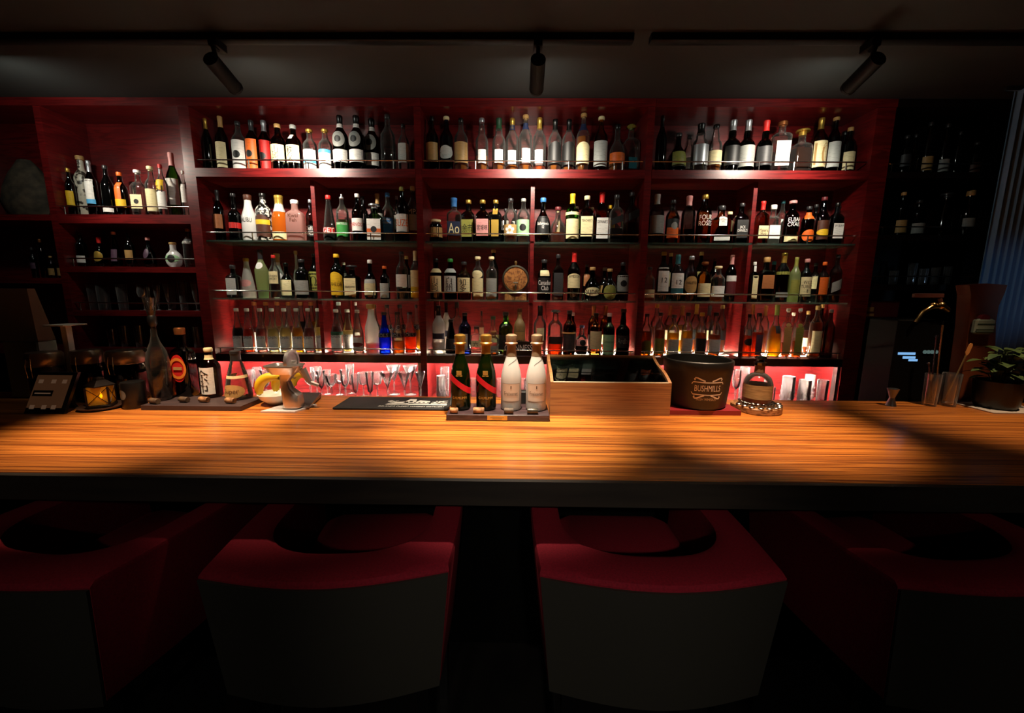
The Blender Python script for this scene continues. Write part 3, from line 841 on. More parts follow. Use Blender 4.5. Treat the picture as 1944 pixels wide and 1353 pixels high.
# ------------------------------------------------------------------ glassware
GLASS = glassmat('drinking_glass', (.95, .95, .95), 2.8, .08, .05, (1, 1, 1), 1.15)
CUT = glassmat('cut_drinking_glass', (.88, .88, .88), 3.2, .14, .30, (1, 1, 1), .9)
def stemware(t, H, R, kind):
    if kind == 'martini': bowl = [(.006, .42), (.25, .55), (1, 1)]
    elif kind == 'coupe': bowl = [(.05, .52), (.45, .58), (.85, .70), (1, 1)]
    elif kind == 'tulip': bowl = [(.10, .40), (.62, .50), (.85, .68), (.80, .86), (1, 1)]
    elif kind == 'flute': bowl = [(.10, .28), (.50, .36), (.72, .62), (.92, 1)]
    elif kind == 'wine': bowl = [(.10, .42), (.80, .52), (1, .70), (.86, 1)]
    elif kind == 'cordial': bowl = [(.10, .45), (.70, .52), (.95, .72), (1, 1)]
    z0 = bowl[0][1]*H
    out = [(r*R, z*H) for r, z in bowl]; inn = [(max(r*R-.0014, .0005), z*H+(.003 if i == 0 else 0)) for i, (r, z) in enumerate(bowl)][::-1]
    mesh('bowl', MB().lathe(out+inn, seg=20), GLASS, t)
    mesh('stem', MB().lathe([(.0045, .006), (.0035, z0*.5), (.006, z0*.85), (.0045, z0+.001)], seg=10), GLASS, t)
    mesh('foot', MB().lathe([(R*.78, 0), (R*.78, .0018), (R*.2, .005), (.004, .007)], seg=20), GLASS, t)
def tumbler(t, H, R, cut=False, taper=.9):
    m = CUT if cut else GLASS
    out = [(R*taper, 0), (R*taper*1.02, .004), (R, H)]
    if cut: out = [(R*taper, 0), (R*.97, H*.06), (R*1.0, H*.62), (R*.97, H*.66), (R*.98, H)]
    mesh('glass_body', MB().lathe(out+[(R-.002, H), (R*taper-.003, .012), (.0005, .010)], seg=22, cap1=False), m, t)
    if cut:
        mb = MB()
        for j in range(3):
            for k in range(12):
                a = 2*math.pi*(k+.5*j)/12; z = H*(.12+.18*j); r = R*1.0
                c = Vector((r*math.cos(a), r*math.sin(a), z)); tx = Vector((-math.sin(a), math.cos(a), 0)); s_ = R*.22
                n_ = Vector((math.cos(a), math.sin(a), 0))*.003
                mb.add([c-tx*s_, c-Vector((0, 0, H*.085)), c+tx*s_, c+Vector((0, 0, H*.085)), c+n_], [(0, 1, 4), (1, 2, 4), (2, 3, 4), (3, 0, 4)])
        mesh('cut_pattern', mb, m, t, smooth=False)
def glass_at(px, top, wpx, kind, Y, zb, where, k, group):
    p = onY(px, 0, Y); py = 600
    for _ in range(6):
        p = onY(px, py, Y); py += (p.z-zb)*F/Y
    H = onY(px, top, Y).z-zb; R = wpx/F*Y/2*math.cos(math.atan2(p.x, Y))
    for _ in range(12):
        if not clash(p.x, Y, R, zb): break
        R *= .95
        if R < wpx/F*Y*.36: Y += .012; R *= 1.1
    PLACED.append((p.x, Y, R, zb))
    nm = {'tumbler': 'tumbler', 'cut': 'tumbler', 'highball': 'highball_glass', 'cordial': 'cordial_glass'}.get(kind, kind+'_glass')
    desc = {'martini': 'clear martini glass with a wide cone bowl', 'coupe': 'clear coupe glass with shallow bowl', 'tulip': 'clear tulip shaped stem glass', 'flute': 'tall clear flute glass', 'wine': 'clear round wine glass',
            'cordial': 'small clear cordial glass', 'tumbler': 'plain clear tumbler', 'cut': 'cut crystal tumbler', 'highball': 'tall clear highball glass'}[kind]
    t = thing(nm, (p.x, Y, zb+.0007), f'{desc}, {ORD[k+1]} from left, {where}', 'glass', group, math.radians(random.uniform(0, 30)))
    if kind in ('tumbler', 'cut', 'highball'): tumbler(t, H, R, kind == 'cut', .82 if kind == 'highball' else .9)
    else: stemware(t, H, R, kind)
NICHE = [('lit niche behind juicer', 'glasses in the lit niche', [(478, 702, 20, 'flute', 2.2), (492, 697, 22, 'flute', 2.28), (507, 702, 24, 'tulip', 2.13), (522, 698, 22, 'flute', 2.25), (591, 707, 25, 'coupe', 2.13), (603, 697, 25, 'coupe', 2.26), (612, 704, 20, 'tulip', 2.12),
    (623, 702, 19, 'flute', 2.26), (631, 711, 26, 'coupe', 2.11), (646, 712, 23, 'coupe', 2.25), (657, 702, 22, 'tulip', 2.14), (667, 692, 23, 'flute', 2.28), (676, 710, 19, 'flute', 2.12), (691, 707, 22, 'cordial', 2.22), (704, 706, 20, 'flute', 2.11), (717, 706, 23, 'cordial', 2.21),
    (737, 706, 29, 'martini', 2.12), (749, 694, 30, 'martini', 2.27), (769, 706, 28, 'martini', 2.12), (780, 694, 30, 'martini', 2.27), (799, 706, 22, 'martini', 2.12)]),
   ('lit niche behind sparkling wine', 'glasses in the lit niche', [(838, 713, 19, 'cut', 2.12), (845, 697, 19, 'highball', 2.25), (899, 718, 17, 'tumbler', 2.12), (912, 716, 17, 'tumbler', 2.24), (947, 718, 16, 'tumbler', 2.12), (991, 719, 16, 'tumbler', 2.12), (1006, 716, 17, 'tumbler', 2.24)]),
   ('lit niche right of black ice bucket', 'glasses in the lit niche', [(1394, 702, 18, 'wine', 2.14), (1409, 696, 20, 'highball', 2.26), (1453, 719, 15, 'highball', 2.2), (1465, 734, 9, 'tumbler', 2.12), (1492, 714, 28, 'cut', 2.13), (1523, 721, 27, 'cut', 2.12), (1533, 711, 22, 'cut', 2.27), (1557, 721, 24, 'tumbler', 2.13)])]
for where, grp, lst in NICHE:
    for k, (px, top, wp, kind, Y) in enumerate(lst): glass_at(px, top, wp, kind, Y, ZN, where, k, grp)
for k, (px, top, wp, kind, Y) in enumerate([(180, 540, 22, 'highball', 2.22), (200, 541, 28, 'tumbler', 2.22), (236, 539, 24, 'highball', 2.22), (276, 540, 26, 'wine', 2.22), (302, 541, 16, 'flute', 2.22), (322, 538, 18, 'flute', 2.24), (332, 536, 18, 'highball', 2.3), (351, 533, 18, 'highball', 2.24), (375, 538, 18, 'flute', 2.22)]):
    glass_at(px, top, wp, kind, Y, ZL3, 'low shelf behind the slate board', k, 'glasses on the side shelf')
for k, (px, top, wp, kind, Y) in enumerate([(216, 624, 22, 'highball', 2.24), (240, 618, 22, 'highball', 2.24), (268, 618, 24, 'highball', 2.24), (350, 622, 24, 'highball', 2.24), (378, 620, 22, 'highball', 2.24)]):
    glass_at(px, top, wp, kind, Y, ZL4, 'lowest dark shelf behind jars', k, 'glasses on the dark shelf')
for k, (px, top, wp, kind, Y) in enumerate([(1694, 514, 18, 'tumbler', 2.24), (1728, 500, 18, 'highball', 2.24), (1750, 510, 18, 'tumbler', 2.22), (1772, 508, 18, 'tumbler', 2.22), (1795, 506, 18, 'highball', 2.24)]):
    glass_at(px, top, wp, kind, Y, ZR3, 'shelf in the unlit end unit', k, 'glasses in the unlit end unit')

# ------------------------------------------------------------------ things on the shelves
# keg
c = onY(979, 530, 2.272)
t = thing('barrel', (c.x, c.y, Z3+.0007), 'small round wooden barrel with dark hoops on third shelf', 'barrel')
rz = c.z-Z3; OAK = woodmat('oak_barrel_wood', '#a9713a', '#8a5526', '#6a3d18', 20, 6, 20, .5, 0)
prof = [(.066, -.055), (.074, 0), (.066, .055)]
def ylathe(prof, z, seg=28, caps=True): # axis along y
    R = [[(r*math.cos(2*math.pi*k/seg), y, z+r*math.sin(2*math.pi*k/seg)) for k in range(seg)] for r, y in prof]
    return MB().rings(R, caps, caps)
mesh('barrel_body', ylathe([(.064, -.052), (.072, -.02), (.073, .02), (.064, .055)], rz), OAK, t)
mesh('head_board', ylathe([(.057, -.0535), (.057, -.050)], rz), OAK, t)
dk = pbr('dark_hoop_metal', '#5c564a', .4, .7)
for a, b in ((-.056, -.038), (.030, .048)): mesh('hoop', ylathe([(.0645, a), (.0735, (a+b)/2), (.0725, b), (.0640, a)], rz, caps=False), dk, t)
mesh('bung', MB().lathe([(.005, rz+.07), (.006, rz+.082), (.009, rz+.09), (.006, rz+.098), (.002, rz+.1)], seg=12), OAK, t)
mesh('tap', MB().cyl((0, -.05, rz-.036), (0, -.082, rz-.036), .006).cyl((0, -.076, rz-.036), (0, -.076, rz-.058), .005).cyl((-.012, -.07, rz-.022), (.012, -.07, rz-.022), .004), dk, t)
mesh('cradle', MB().ext([(-.06, 0), (.06, 0), (.06, .03), (.045, .036), (.02, .018), (-.02, .018), (-.045, .036), (-.06, .03)], -.045, -.03).ext([(-.06, 0), (.06, 0), (.06, .03), (.045, .036), (.02, .018), (-.02, .018), (-.045, .036), (-.06, .03)], .03, .045), OAK, t, smooth=False)
# black bar sign lettered GUINNESS
a, b = onY(955, 676, 2.168), onY(1014, 648, 2.168)
t = tag(mesh('bar_sign', MB().box(a.x, b.x, 2.169, 2.180, Z4+.0007, b.z, .002), pbr('black_sign_plastic', '#060606', .3), None, True, loc=((a.x+b.x)/2, 2.174, Z4)), 'small black sign with white capital letters behind the sparkling wine', 'sign')
lettering('GUINNESS', (b.x-a.x)*.9, (b.z-Z4)*.42, lambda u, v: (u, -.0075, (b.z-Z4)*.56+v), inkmat('W'), t)
# burlap sack
p = onY(78, 400, 2.25)
mb = MB(); R = []
for i in range(9):
    z = i/8; r = [.10, .125, .13, .125, .118, .10, .085, .06, .03][i]
    R.append([(r*(1+.10*math.sin(3*k+2*i))*math.cos(2*math.pi*k/20), .62*r*(1+.08*math.cos(5*k+i))*math.sin(2*math.pi*k/20), z*.30) for k in range(20)])
tag(mesh('burlap_sack', mb.rings(R), pbr('burlap', '#463c2d', .9, col2='#2a241b', nscale=26, bump=.5), loc=(p.x-.06, 2.262, ZF1+.001)), 'brown burlap sack on the shelf beside the patterned bottle', 'sack')
# far end unit: cartons, ice machine, curtain
tm = onY(1668, 600, 2.2)
t = tag(mesh('carton', MB().box(X(1640, 590, 2.2), X(1701, 590, 2.2), 2.185, 2.33, onY(1660, 602, 2.185).z, onY(1660, 571, 2.185).z, .002), pbr('dark_red_card', '#5c1418', .6), None, True, False, (tm.x, 2.25, onY(1660, 602, 2.185).z)), 'dark red carton with two pale labels in unlit end unit', 'carton')
for (y0_, y1_) in ((583, 591), (595, 600)):
    q0, q1 = onY(1643, y1_, 2.184), onY(1659, y0_, 2.184)
    mesh('paper_label', MB().box(q0.x-tm.x, q1.x-tm.x, -.0675, -.066, q0.z-onY(1660, 602, 2.185).z, q1.z-onY(1660, 602, 2.185).z), paper('T'), t, smooth=False)
zc = onY(1660, 602, 2.185).z
im = thing('ice_machine', (X(1715, 680, 1.93), 1.93, 0), 'black ice machine with blue status lights in the unlit corner', 'ice machine')
ix0, ix1, itop = X(1702, 640, 1.86), X(1790, 640, 1.86), onY(1660, 606, 1.86).z
mesh('housing', MB().box(ix0, ix1, 1.86, 2.02, .001, itop, .006), pbr('black_appliance_plastic', '#020202', .6, spec=.08), im, True, False)
blue = pbr('blue_display_light', '#20354a', .4, emit=(.25, .55, 1), estr=.8)
for k, (xa, xb, yy) in enumerate(((1705, 1738, 671), (1714, 1738, 678.5), (1725, 1742, 683.5))):
    q0, q1 = onY(xa, yy+2, 1.858), onY(xb, yy-2, 1.858)
    mesh('status_light', MB().box(q0.x, q1.x, 1.857, 1.861, q0.z, q1.z), blue, im, True, False)
gm = pbr('dim_display_light', '#203030', .4, emit=(.5, .8, .75), estr=.12)
for k in range(4):
    q = onY(1756+7*k, 668, 1.858)
    mesh('display_symbol', MB().cyl((q.x, 1.856, q.z), (q.x, 1.861, q.z), .0085, seg=12), gm, im, True, False)
# blue curtain
mb = MB(); R = []
cx0, cx1 = X(1876, 450, 2.03), X(1990, 450, 2.03)
zc0, zc1 = onY(1890, 640, 1.95).z-.3, CEIL-.012
for z in (zc0, (zc0+zc1)/2, zc1):
    R.append([(cx0+(cx1-cx0)*k/60, 2.03+.012*math.sin(k*.9), z) for k in range(61)])
tag(mesh('curtain', mb.rings(R, False, False, False), pbr('pale_blue_cloth', '#6f93b5', .9), None, True, loc=((cx0+cx1)/2, 2.03, zc0)), 'pale blue curtain hanging at the end of the bar behind beer tower', 'curtain')
blu = onY(1893, 420, 1.7)
spot('curtain_fill_light', (2.6, .9, 1.5), (2.42, 1.95, 1.55), 4, 30, .8, (.45, .7, 1), .05)  # unseen blue spot added to brighten the curtain, no window built
mesh_r = mesh('curtain_rail', MB().cyl((cx0-.05, 2.03, zc1), (cx1+.05, 2.03, zc1), .008), STEEL, bpy.data.objects['curtain'], True)
# ------------------------------------------------------------------ things on the counter
def PC(px, py, z=ZC): return onZ(px, py, z)
def zat(px, py, Y): return onY(px, py, Y).z
SLATE = pbr('dark_slate_wood', '#3b2c2c', .5, col2='#2a1f20', nscale=6, stretch=(1, 6, 6))
CORKM = pbr('cork', '#a8794e', .8, col2='#6e4a2c', nscale=60, lo=.4, hi=.55)
# --- slate board with its bottles and corks
def board(name, x0, x1, y0, y1, z0, z1, mat, label, cat, skew=0):
    mb = MB(); mb.hexa([(x0, y0, z0), (x1, y0, z0), (x1+skew, y1, z0), (x0+skew, y1, z0), (x0, y0, z1-.0006), (x1, y0, z1-.0006), (x1+skew, y1, z1-.0006), (x0+skew, y1, z1-.0006)])
    return tag(mesh(name, mb, mat, None, True, False, ((x0+x1)/2, (y0+y1)/2, z0)), label, cat)
a, b = PC(268, 778), PC(455, 778)
SB = .02; Yb0 = a.y
Yb1 = min(1.80, onZ(470, 752, ZC+SB).y)
board('slate_board', a.x, b.x+.015, Yb0, Yb1, ZC, ZC+SB, SLATE, 'dark slate serving board with four corks along its front, under Japanese whisky bottle', 'serving board')
board('slate_inlay', 0, .001, 0, .001, 0, .001, SLATE, 'x', 'x') if False else None
def cork(px, py, z, L, R, rot, lab, grp, mat=None):
    p = onZ(px, py, z)
    t = tag(mesh('cork', MB().lathe([(R*.94, -L/2), (R, -L/2+.002), (R, L/2-.002), (R*.94, L/2)], seg=16), mat or CORKM, loc=(p.x, p.y, z+R+.0004)), lab, 'cork', grp)
    t.rotation_euler = (0, math.pi/2, rot); return t
DARKCORK = pbr('dark_cork', '#5c4630', .6, col2='#3a2c20', nscale=50)
for k, (px, py, rot) in enumerate(((294, 766, -.25), (350, 763, -.2), (388, 763, -.15), (438, 765, -.15))):
    cork(px, py, ZC+SB, .040, .0115, rot, ('small dark cork lying before the tall glass decanter', 'dark grey cork lying before the bottle with orange ring', 'brown cork lying before the Japanese whisky bottle', 'tan cork lying before the pear shaped clear bottle')[k], 'corks on the slate board', DARKCORK if k < 2 else CORKM)
def counter_bottle(px, base, top, wpx, sh, gl, fi, cp, labels, tx, lab, z=ZC+SB, name='spirit_bottle', rz=0, segs=32):
    p = onZ(px, base, z); Y = p.y+.02
    p = onY(px, base, Y); x = p.x
    R = wpx/F*Y/2*math.cos(math.atan2(x, Y)); H = zat(px, top, Y)-z
    t = thing(name, (x, Y, z), lab, 'bottle', 'bottles on the counter', rz)
    bottle(t, H, R, sh, gl, fi, cp, labels, tx, segs); return t, H, R
counter_bottle(405, 754, 660, 44, 's', 'A', '-', 'sC', ['W8-62', 'C77-86w'], '余|市;K', 'Japanese whisky bottle with white label and round cream cap on slate board', rz=-.25)
counter_bottle(356, 752, 622, 46, 'd', 'a', '-', 'kD', ['R22-62o'], None, 'dark bottle with a red disc ringed in orange on slate board', rz=0)
root = [o for o in C.objects if o.get('label', '').startswith('dark bottle with a red disc')][0]
gb = [c for c in root.children if c.name.startswith('glass_body')][0]; lb = [c for c in root.children if c.name.startswith('label')][0]
vs_ = [v.co for v in lb.data.vertices]; yq = min(v.y for v in vs_); zc_ = sum(v.z for v in vs_)/len(vs_); rr = max(v.x for v in vs_)
mesh('orange_ring', MB().rings([[(q*rr*math.cos(2*math.pi*k/40), yq-.002, zc_+q*rr*1.25*math.sin(2*math.pi*k/40)) for k in range(40)] for q in (.82, 1.12)], False, False), pbr('orange_ring', '#d98030', .4), root)
mesh('disc_band', MB().box(-rr*.55, rr*.55, yq-.003, yq-.001, zc_-.006, zc_+.006), paper('T'), root, smooth=False)
# pear shaped clear bottle leaning outline
t, H, R = counter_bottle(455, 757, 665, 58, 'c', 'L', '-', 'fk', ['T4-32o', 'C44-50w'], 'Super;a;12-24', 'pear shaped clear bottle with oval tan label on the end of slate board')
# tall decanter with a glass cone stopper
p = onZ(314, 766, ZC+SB); Y = p.y+.065; x = onY(309, 760, Y).x
t = thing('decanter', (x, Y, ZC+SB), 'tall clear decanter with flared glass stopper and dark collar on slate board', 'decanter', 'bottles on the counter')
H = zat(300, 545, Y)-(ZC+SB); R = 49/F*Y/2*math.cos(math.atan2(x, Y))
GC = GL['L'][1]()
mesh('glass_body', MB().lathe([(R*.75, 0), (R*.9, .01), (R, .22*H), (R*1.02, .36*H), (R*.86, .44*H), (R*.45, .52*H), (R*.28, .58*H), (R*.24, .68*H)], seg=28), GC, t)
mesh('liquid', MB().lathe([(R*.7, .012), (R*.85, .02), (R*.93, .22*H), (R*.93, .26*H)], seg=28), glassmat('cognac', (.22, .07, .02), .5, .05, .1, (.2, .05, .01)), t)
mesh('collar', MB().lathe([(R*.26, .66*H), (R*.40, .68*H), (R*.40, .745*H), (R*.28, .76*H)], seg=20), pbr('black_collar', '#0a0a0a', .4), t)
mesh('stopper', MB().lathe([(R*.26, .75*H), (R*.34, .765*H), (R*.62, .91*H), (R*.57, .91*H), (R*.2, .80*H)], seg=20).cyl((0, 0, .82*H), (0, 0, H), .005), GC, t)
mesh('medallion', MB().lathe([(R*.01, .44*H), (R*.01, .44*H)], seg=3) if False else MB().cyl((-R*.55, -R*.62, .46*H), (-R*.56, -R*.66, .46*H), R*.26, seg=16), MATS['black_collar'], t)

# --- jars, lantern, tablet stand, monitor in the dark corner
def jar(px, base, top, wpx, lab, col='#1c1512', Yoff=0):
    p = onZ(px, base, ZC); Y = Yoff; x = onY(px, base, Y).x; H = zat(px, top, Y)-ZC; R = wpx/F*Y/2*.86
    t = thing('storage_jar', (x, Y, ZC), lab, 'jar', 'clip top jars')
    mesh('glass_body', MB().lathe([(R*.9, 0), (R, .01), (R, H*.62), (R*.93, H*.70), (R*.93, H*.74)], seg=24), GL['H'][1](), t)
    mesh('filling', MB().lathe([(R*.85, .006), (R*.94, .012), (R*.94, H*.55)], seg=24), pbr('jar_filling'+col, col, .7, col2='#080605', nscale=60), t)
    ld = mesh('lid', MB().lathe([(R*.95, H*.74), (R*1.0, H*.76), (R*1.0, H*.96), (R*.9, H)], seg=24), pbr('brushed_lid_metal', '#8a7a66', .3, .8), t)
    mesh('clip', MB().tube([(-.01, -R*1.0, H*.9), (-.012, -R*1.08, H*.75), (-.01, -R*1.04, H*.55), (.01, -R*1.04, H*.55), (.012, -R*1.08, H*.75), (.01, -R*1.0, H*.9)], .0016, 6), STEEL, t)
    return t
jar(97, 752, 668, 62, 'clip top jar with metal lid behind the dark tablet stand', Yoff=1.66)
jar(176, 748, 664, 56, 'clip top jar with metal lid behind the small lantern', Yoff=1.74)
jar(250, 752, 664, 70, 'widest clip top jar with metal lid beside the glass decanter', Yoff=1.755)
p = onZ(252, 770, ZC); R = 44/F*p.y/2*.86; H = zat(252, 722, p.y)-ZC
t = thing('canister', (p.x+.030, 1.622, ZC), 'short black canister with round grey label near the lantern', 'canister')
mesh('body', MB().lathe([(R*.94, 0), (R, .006), (R, H*.94), (R*.95, H)], seg=28), pbr('black_tin', '#080808', .35), t)
mesh('label', MB().rings([[(R*.45*q*math.cos(2*math.pi*k/24)-.012, -math.sqrt(max(0, (R+.001)**2-(R*.45*q*math.cos(2*math.pi*k/24)-.012)**2)), H*.55+R*.5*q*math.sin(2*math.pi*k/24)) for k in range(24)] for q in (.01, .5, 1)], True, False), pbr('grey_round_label', '#6c6c64', .5), t)
# saucer and lantern
p = onZ(186, 776, ZC); LX, LY = p.x, p.y+.02
sc = tag(mesh('wooden_saucer', MB().lathe([(.055, 0), (.074, .006), (.078, .012), (.073, .012), (.05, .005)], seg=32), pbr('dark_wood_saucer', '#3a2416', .5), loc=(LX, LY, ZC)), 'round dark wooden saucer under the small lantern', 'saucer')
LH = zat(186, 712, LY)-ZC-.0125
t = thing('lantern', (LX, LY, ZC+.0055), 'small dark metal lantern glowing yellow beside the tablet stand', 'lantern')
t.rotation_euler.z = .5
bm_ = pbr('bronze_lantern_metal', '#1d130c', .45, .6)
q = .034
mesh('base_plate', MB().box(-q-.004, q+.004, -q-.004, q+.004, 0, .012, .002), bm_, t)
for sx in (-1, 1):
    for sy in (-1, 1): mesh('corner_post', MB().box(sx*q-.003, sx*q+.003, sy*q-.003, sy*q+.003, .012, LH*.70), bm_, t)
mesh('roof', MB().lathe([(q*1.5, LH*.70), (q*1.5, LH*.73), (q*.6, LH*.90), (q*.5, LH*.97), (q*.15, LH)], seg=4), bm_, t, smooth=False)
AMB = glassmat('amber_lantern_pane', (.85, .55, .10), .6, .15, .5, (.9, .6, .08))
for k in range(4):
    ca, sa = math.cos(k*math.pi/2), math.sin(k*math.pi/2)
    mb = MB().box(-q+.003, q-.003, -q-.001, -q+.001, .014, LH*.69)
    mb.v = [(x_*ca-y_*sa, x_*sa+y_*ca, z_) for x_, y_, z_ in mb.v]; pn = mesh('pane', mb, AMB, t, smooth=False)
    mb = MB().cyl((-q, -q-.002, .016), (q, -q-.002, LH*.68), .0013, seg=6).cyl((q, -q-.002, .016), (-q, -q-.002, LH*.68), .0013, seg=6)
    mb.v = [(x_*ca-y_*sa, x_*sa+y_*ca, z_) for x_, y_, z_ in mb.v]; mesh('cross_wire', mb, bm_, pn)
mesh('candle', MB().lathe([(.016, .012), (.016, .035)], seg=16), pbr('candle_wax', '#e8dcb4', .5), t)
mesh('flame', MB().lathe([(.001, .036), (.005, .042), (.0035, .052), (.0005, .062)], seg=10), pbr('flame', (1, .6, .1), .5, emit=(1, .62, .08), estr=14), t)
# tablet stand
a, b = PC(45, 785), PC(128, 784)
ty = a.y-.0; TH = zat(100, 708, ty+.06)-ZC
t = thing('tablet_stand', ((a.x+b.x)/2, ty+.03, ZC), 'dark framed tablet on a stand showing a brown menu screen with pale icons', 'tablet')
W2 = (b.x-a.x)/2
def tilt(u, v, d=0): return (u, -.03+.075*v/TH-d, v)
def slab(x0, x1, v0, v1, d0, d1):
    return MB().hexa([tilt(x0, v0, d1), tilt(x1, v0, d1), tilt(x1, v0, d0), tilt(x0, v0, d0), tilt(x0, v1, d1), tilt(x1, v1, d1), tilt(x1, v1, d0), tilt(x0, v1, d0)])
mesh('frame', slab(-W2, W2, 0, TH, -.012, 0), pbr('black_tablet_frame', '#0a0808', .35), t, smooth=False)
mesh('screen', slab(-W2*.98, W2*.78, .022, TH*.93, -.001, .0012), pbr('brown_menu_screen', '#2a1c14', .35, emit=(.30, .12, .05), estr=.10), t, smooth=False)
ic = pbr('menu_icon', '#6a5040', .4, emit=(.5, .28, .16), estr=.13)
dkc = pbr('menu_bar', '#1c120c', .4)
for u, v in ((-.7, .78), (-.05, .78), (.5, .78), (-.7, .16), (-.1, .16), (.38, .16)):
    mesh('icon', slab(u*W2-.009, u*W2+.009, v*TH-.007, v*TH+.007, .001, .0022), ic, t, smooth=False)
mesh('menu_bar', slab(-.9*W2, .1*W2, .42*TH, .56*TH, .001, .002), dkc, t, smooth=False)
mesh('menu_line', slab(-.8*W2, 0, .475*TH, .505*TH, .002, .003), ic, t, smooth=False)
mesh('stand_leg', MB().hexa([(-.03, .06, 0), (.03, .06, 0), (.03, .072, 0), (-.03, .072, 0), (-.03, .014, TH*.6), (.03, .014, TH*.6), (.03, .024, TH*.6), (-.03, .024, TH*.6)]), MATS['black_tablet_frame'], t, smooth=False)
# register monitor on a pale stand, guessed for a brown shape behind the jars
p = onY(70, 660, 1.785)
t = thing('register_monitor', (p.x-.02, 1.787, ZC+.0005), 'brown backed register monitor on pale stand in the darkest corner', 'monitor')
zz = zat(80, 655, 1.77)-ZC
brn = pbr('brown_monitor_back', '#5a3a1e', .6)
mesh('stand', MB().box(-.09, .07, -.04, .04, 0, zz+.02, .005), pbr('pale_stand', '#8d9a8e', .6), t)
z1_ = zat(70, 548, 1.77)-ZC
mesh('screen_back', MB().hexa([(-.16, -.05, zz+.02), (.09, -.05, zz+.02), (.09, .02, zz+.02), (-.16, .02, zz+.02), (-.20, .0, z1_), (.02, .0, z1_), (.02, .03, z1_), (-.20, .03, z1_)]), brn, t, smooth=False)
pr = onY(134, 617, 1.78)
t = tag(mesh('paper_tray', MB().box(-.045, .045, -.05, .05, 0, .006, .001).box(-.012, .012, -.012, .012, -(pr.z-ZC), 0), pbr('pale_paper', '#cfc9b8', .6), loc=(pr.x, 1.76, pr.z)), 'pale flat tray on a post beside the register monitor', 'tray')

# --- white bowl of bananas
p = onZ(513, 772, ZC); BXc, BYc = p.x, p.y+.06
RB = 78/F*BYc/2*.90
WHITE = pbr('white_porcelain', '#e6e2d6', .25)
HB = .048
t = tag(mesh('bowl', MB().lathe([(RB*.42, 0), (RB*.5, .004), (RB*.86, HB*.55), (RB, HB), (RB*.96, HB), (RB*.80, HB*.55), (RB*.42, .010)], seg=36), WHITE, loc=(BXc, BYc, ZC)), 'white porcelain bowl holding bananas beside steel juicer', 'bowl')
YEL = pbr('banana_peel', '#e8c81e', .5, col2='#d4ae14', nscale=8)
def banana(x, y, z, rot, lab, r=.056, a0=62, a1=200, th=.0215):
    n = 14; pts = []; rad = []
    for k in range(n+1):
        f = k/n; a = math.radians(a0+(a1-a0)*f); pts.append((r*math.cos(a)+r*.35, 0, r*math.sin(a)))
        rad.append(th*(.28+.72*math.sin(math.pi*(.06+.86*f))**.7))
    t = thing('banana', (x, y, z), lab, 'banana', 'bananas in the white bowl', rot)
    mesh('peel', MB().tube(pts, rad, 12), YEL, t)
    q0 = Vector(pts[0]); d0 = (q0-Vector(pts[1])).normalized()
    mesh('stem', MB().tube([q0, q0+d0*.014], [.0055, .0045], 8), pbr('banana_stem', '#6b5a1e', .7), t)
    q1 = Vector(pts[-1]); d1 = (q1-Vector(pts[-2])).normalized()
    mesh('tip', MB().tube([q1, q1+d1*.004], [.005, .003], 8), MATS['banana_stem'], t)
bz_ = ZC+.068
banana(BXc-.022, BYc-.030, bz_, .1, 'banana nearest the pear shaped bottle, in white bowl')
banana(BXc+.018, BYc+.016, bz_+.002, .1, 'banana lying in the middle of the white bowl', .050)
banana(BXc+.058, BYc+.066, bz_+.006, -.2, 'shadowed banana tucked behind the citrus press column, in white bowl', .042)

# --- steel juicer
a, b = PC(508, 783), PC(575, 783)
JY = a.y+.05; jx = onY(545, 770, JY).x
t = thing('citrus_press', (jx, JY, ZC), 'polished steel table citrus press with wheel handle between bowl and black bar mat', 'citrus press')
def jz(py): return zat(545, py, JY)-ZC
def jX(px, py=730): return onY(px, py, JY).x-jx
POL = pbr('polished_press_steel', (.62, .58, .54), .30, .85)
mesh('base_plate', MB().hexa([(jX(509, 778), -.05, 0), (jX(572, 778), -.05, 0), (jX(588, 770), .06, 0), (jX(524, 770), .06, 0), (jX(509, 778), -.05, .006), (jX(572, 778), -.05, .006), (jX(588, 770), .06, .006), (jX(524, 770), .06, .006)]), pbr('brushed_base_steel', (.75, .75, .75), .45, .45), t, smooth=False)
st = [(773, 541, 574, .030), (765, 541, 575, .030), (750, 538, 572, .028), (738, 536, 556, .022), (724, 534, 550, .018), (712, 533, 560, .020), (702, 533, 572, .026), (695, 530, 574, .030)]
R_ = []
for py, xa, xb, hd in st:
    ca, hw = (jX(xa, py)+jX(xb, py))/2, (jX(xb, py)-jX(xa, py))/2; z = max(jz(py)+.004, .005)
    R_.append([(ca+math.copysign(abs(math.cos(u))**.6, math.cos(u))*hw, math.copysign(abs(math.sin(u))**.6, math.sin(u))*hd, z) for u in (2*math.pi*k/24 for k in range(24))])
mesh('column', MB().rings(R_), POL, t)
zt = jz(694)
mesh('hopper', MB().rings([[(jX(522+(-10 if j else 0), 694)*(1) if False else (jX(543)+math.copysign(abs(math.cos(u))**.45, math.cos(u))*hw), math.copysign(abs(math.sin(u))**.45, math.sin(u))*hd, z) for u in (2*math.pi*k/24 for k in range(24))] for j, (hw, hd, z) in enumerate(((.045, .035, zt-.032), (.066, .05, zt-.002), (.069, .053, zt), (.069, .053, zt+.005), (.062, .046, zt+.005), (.045, .034, zt-.02)))]), POL, t)
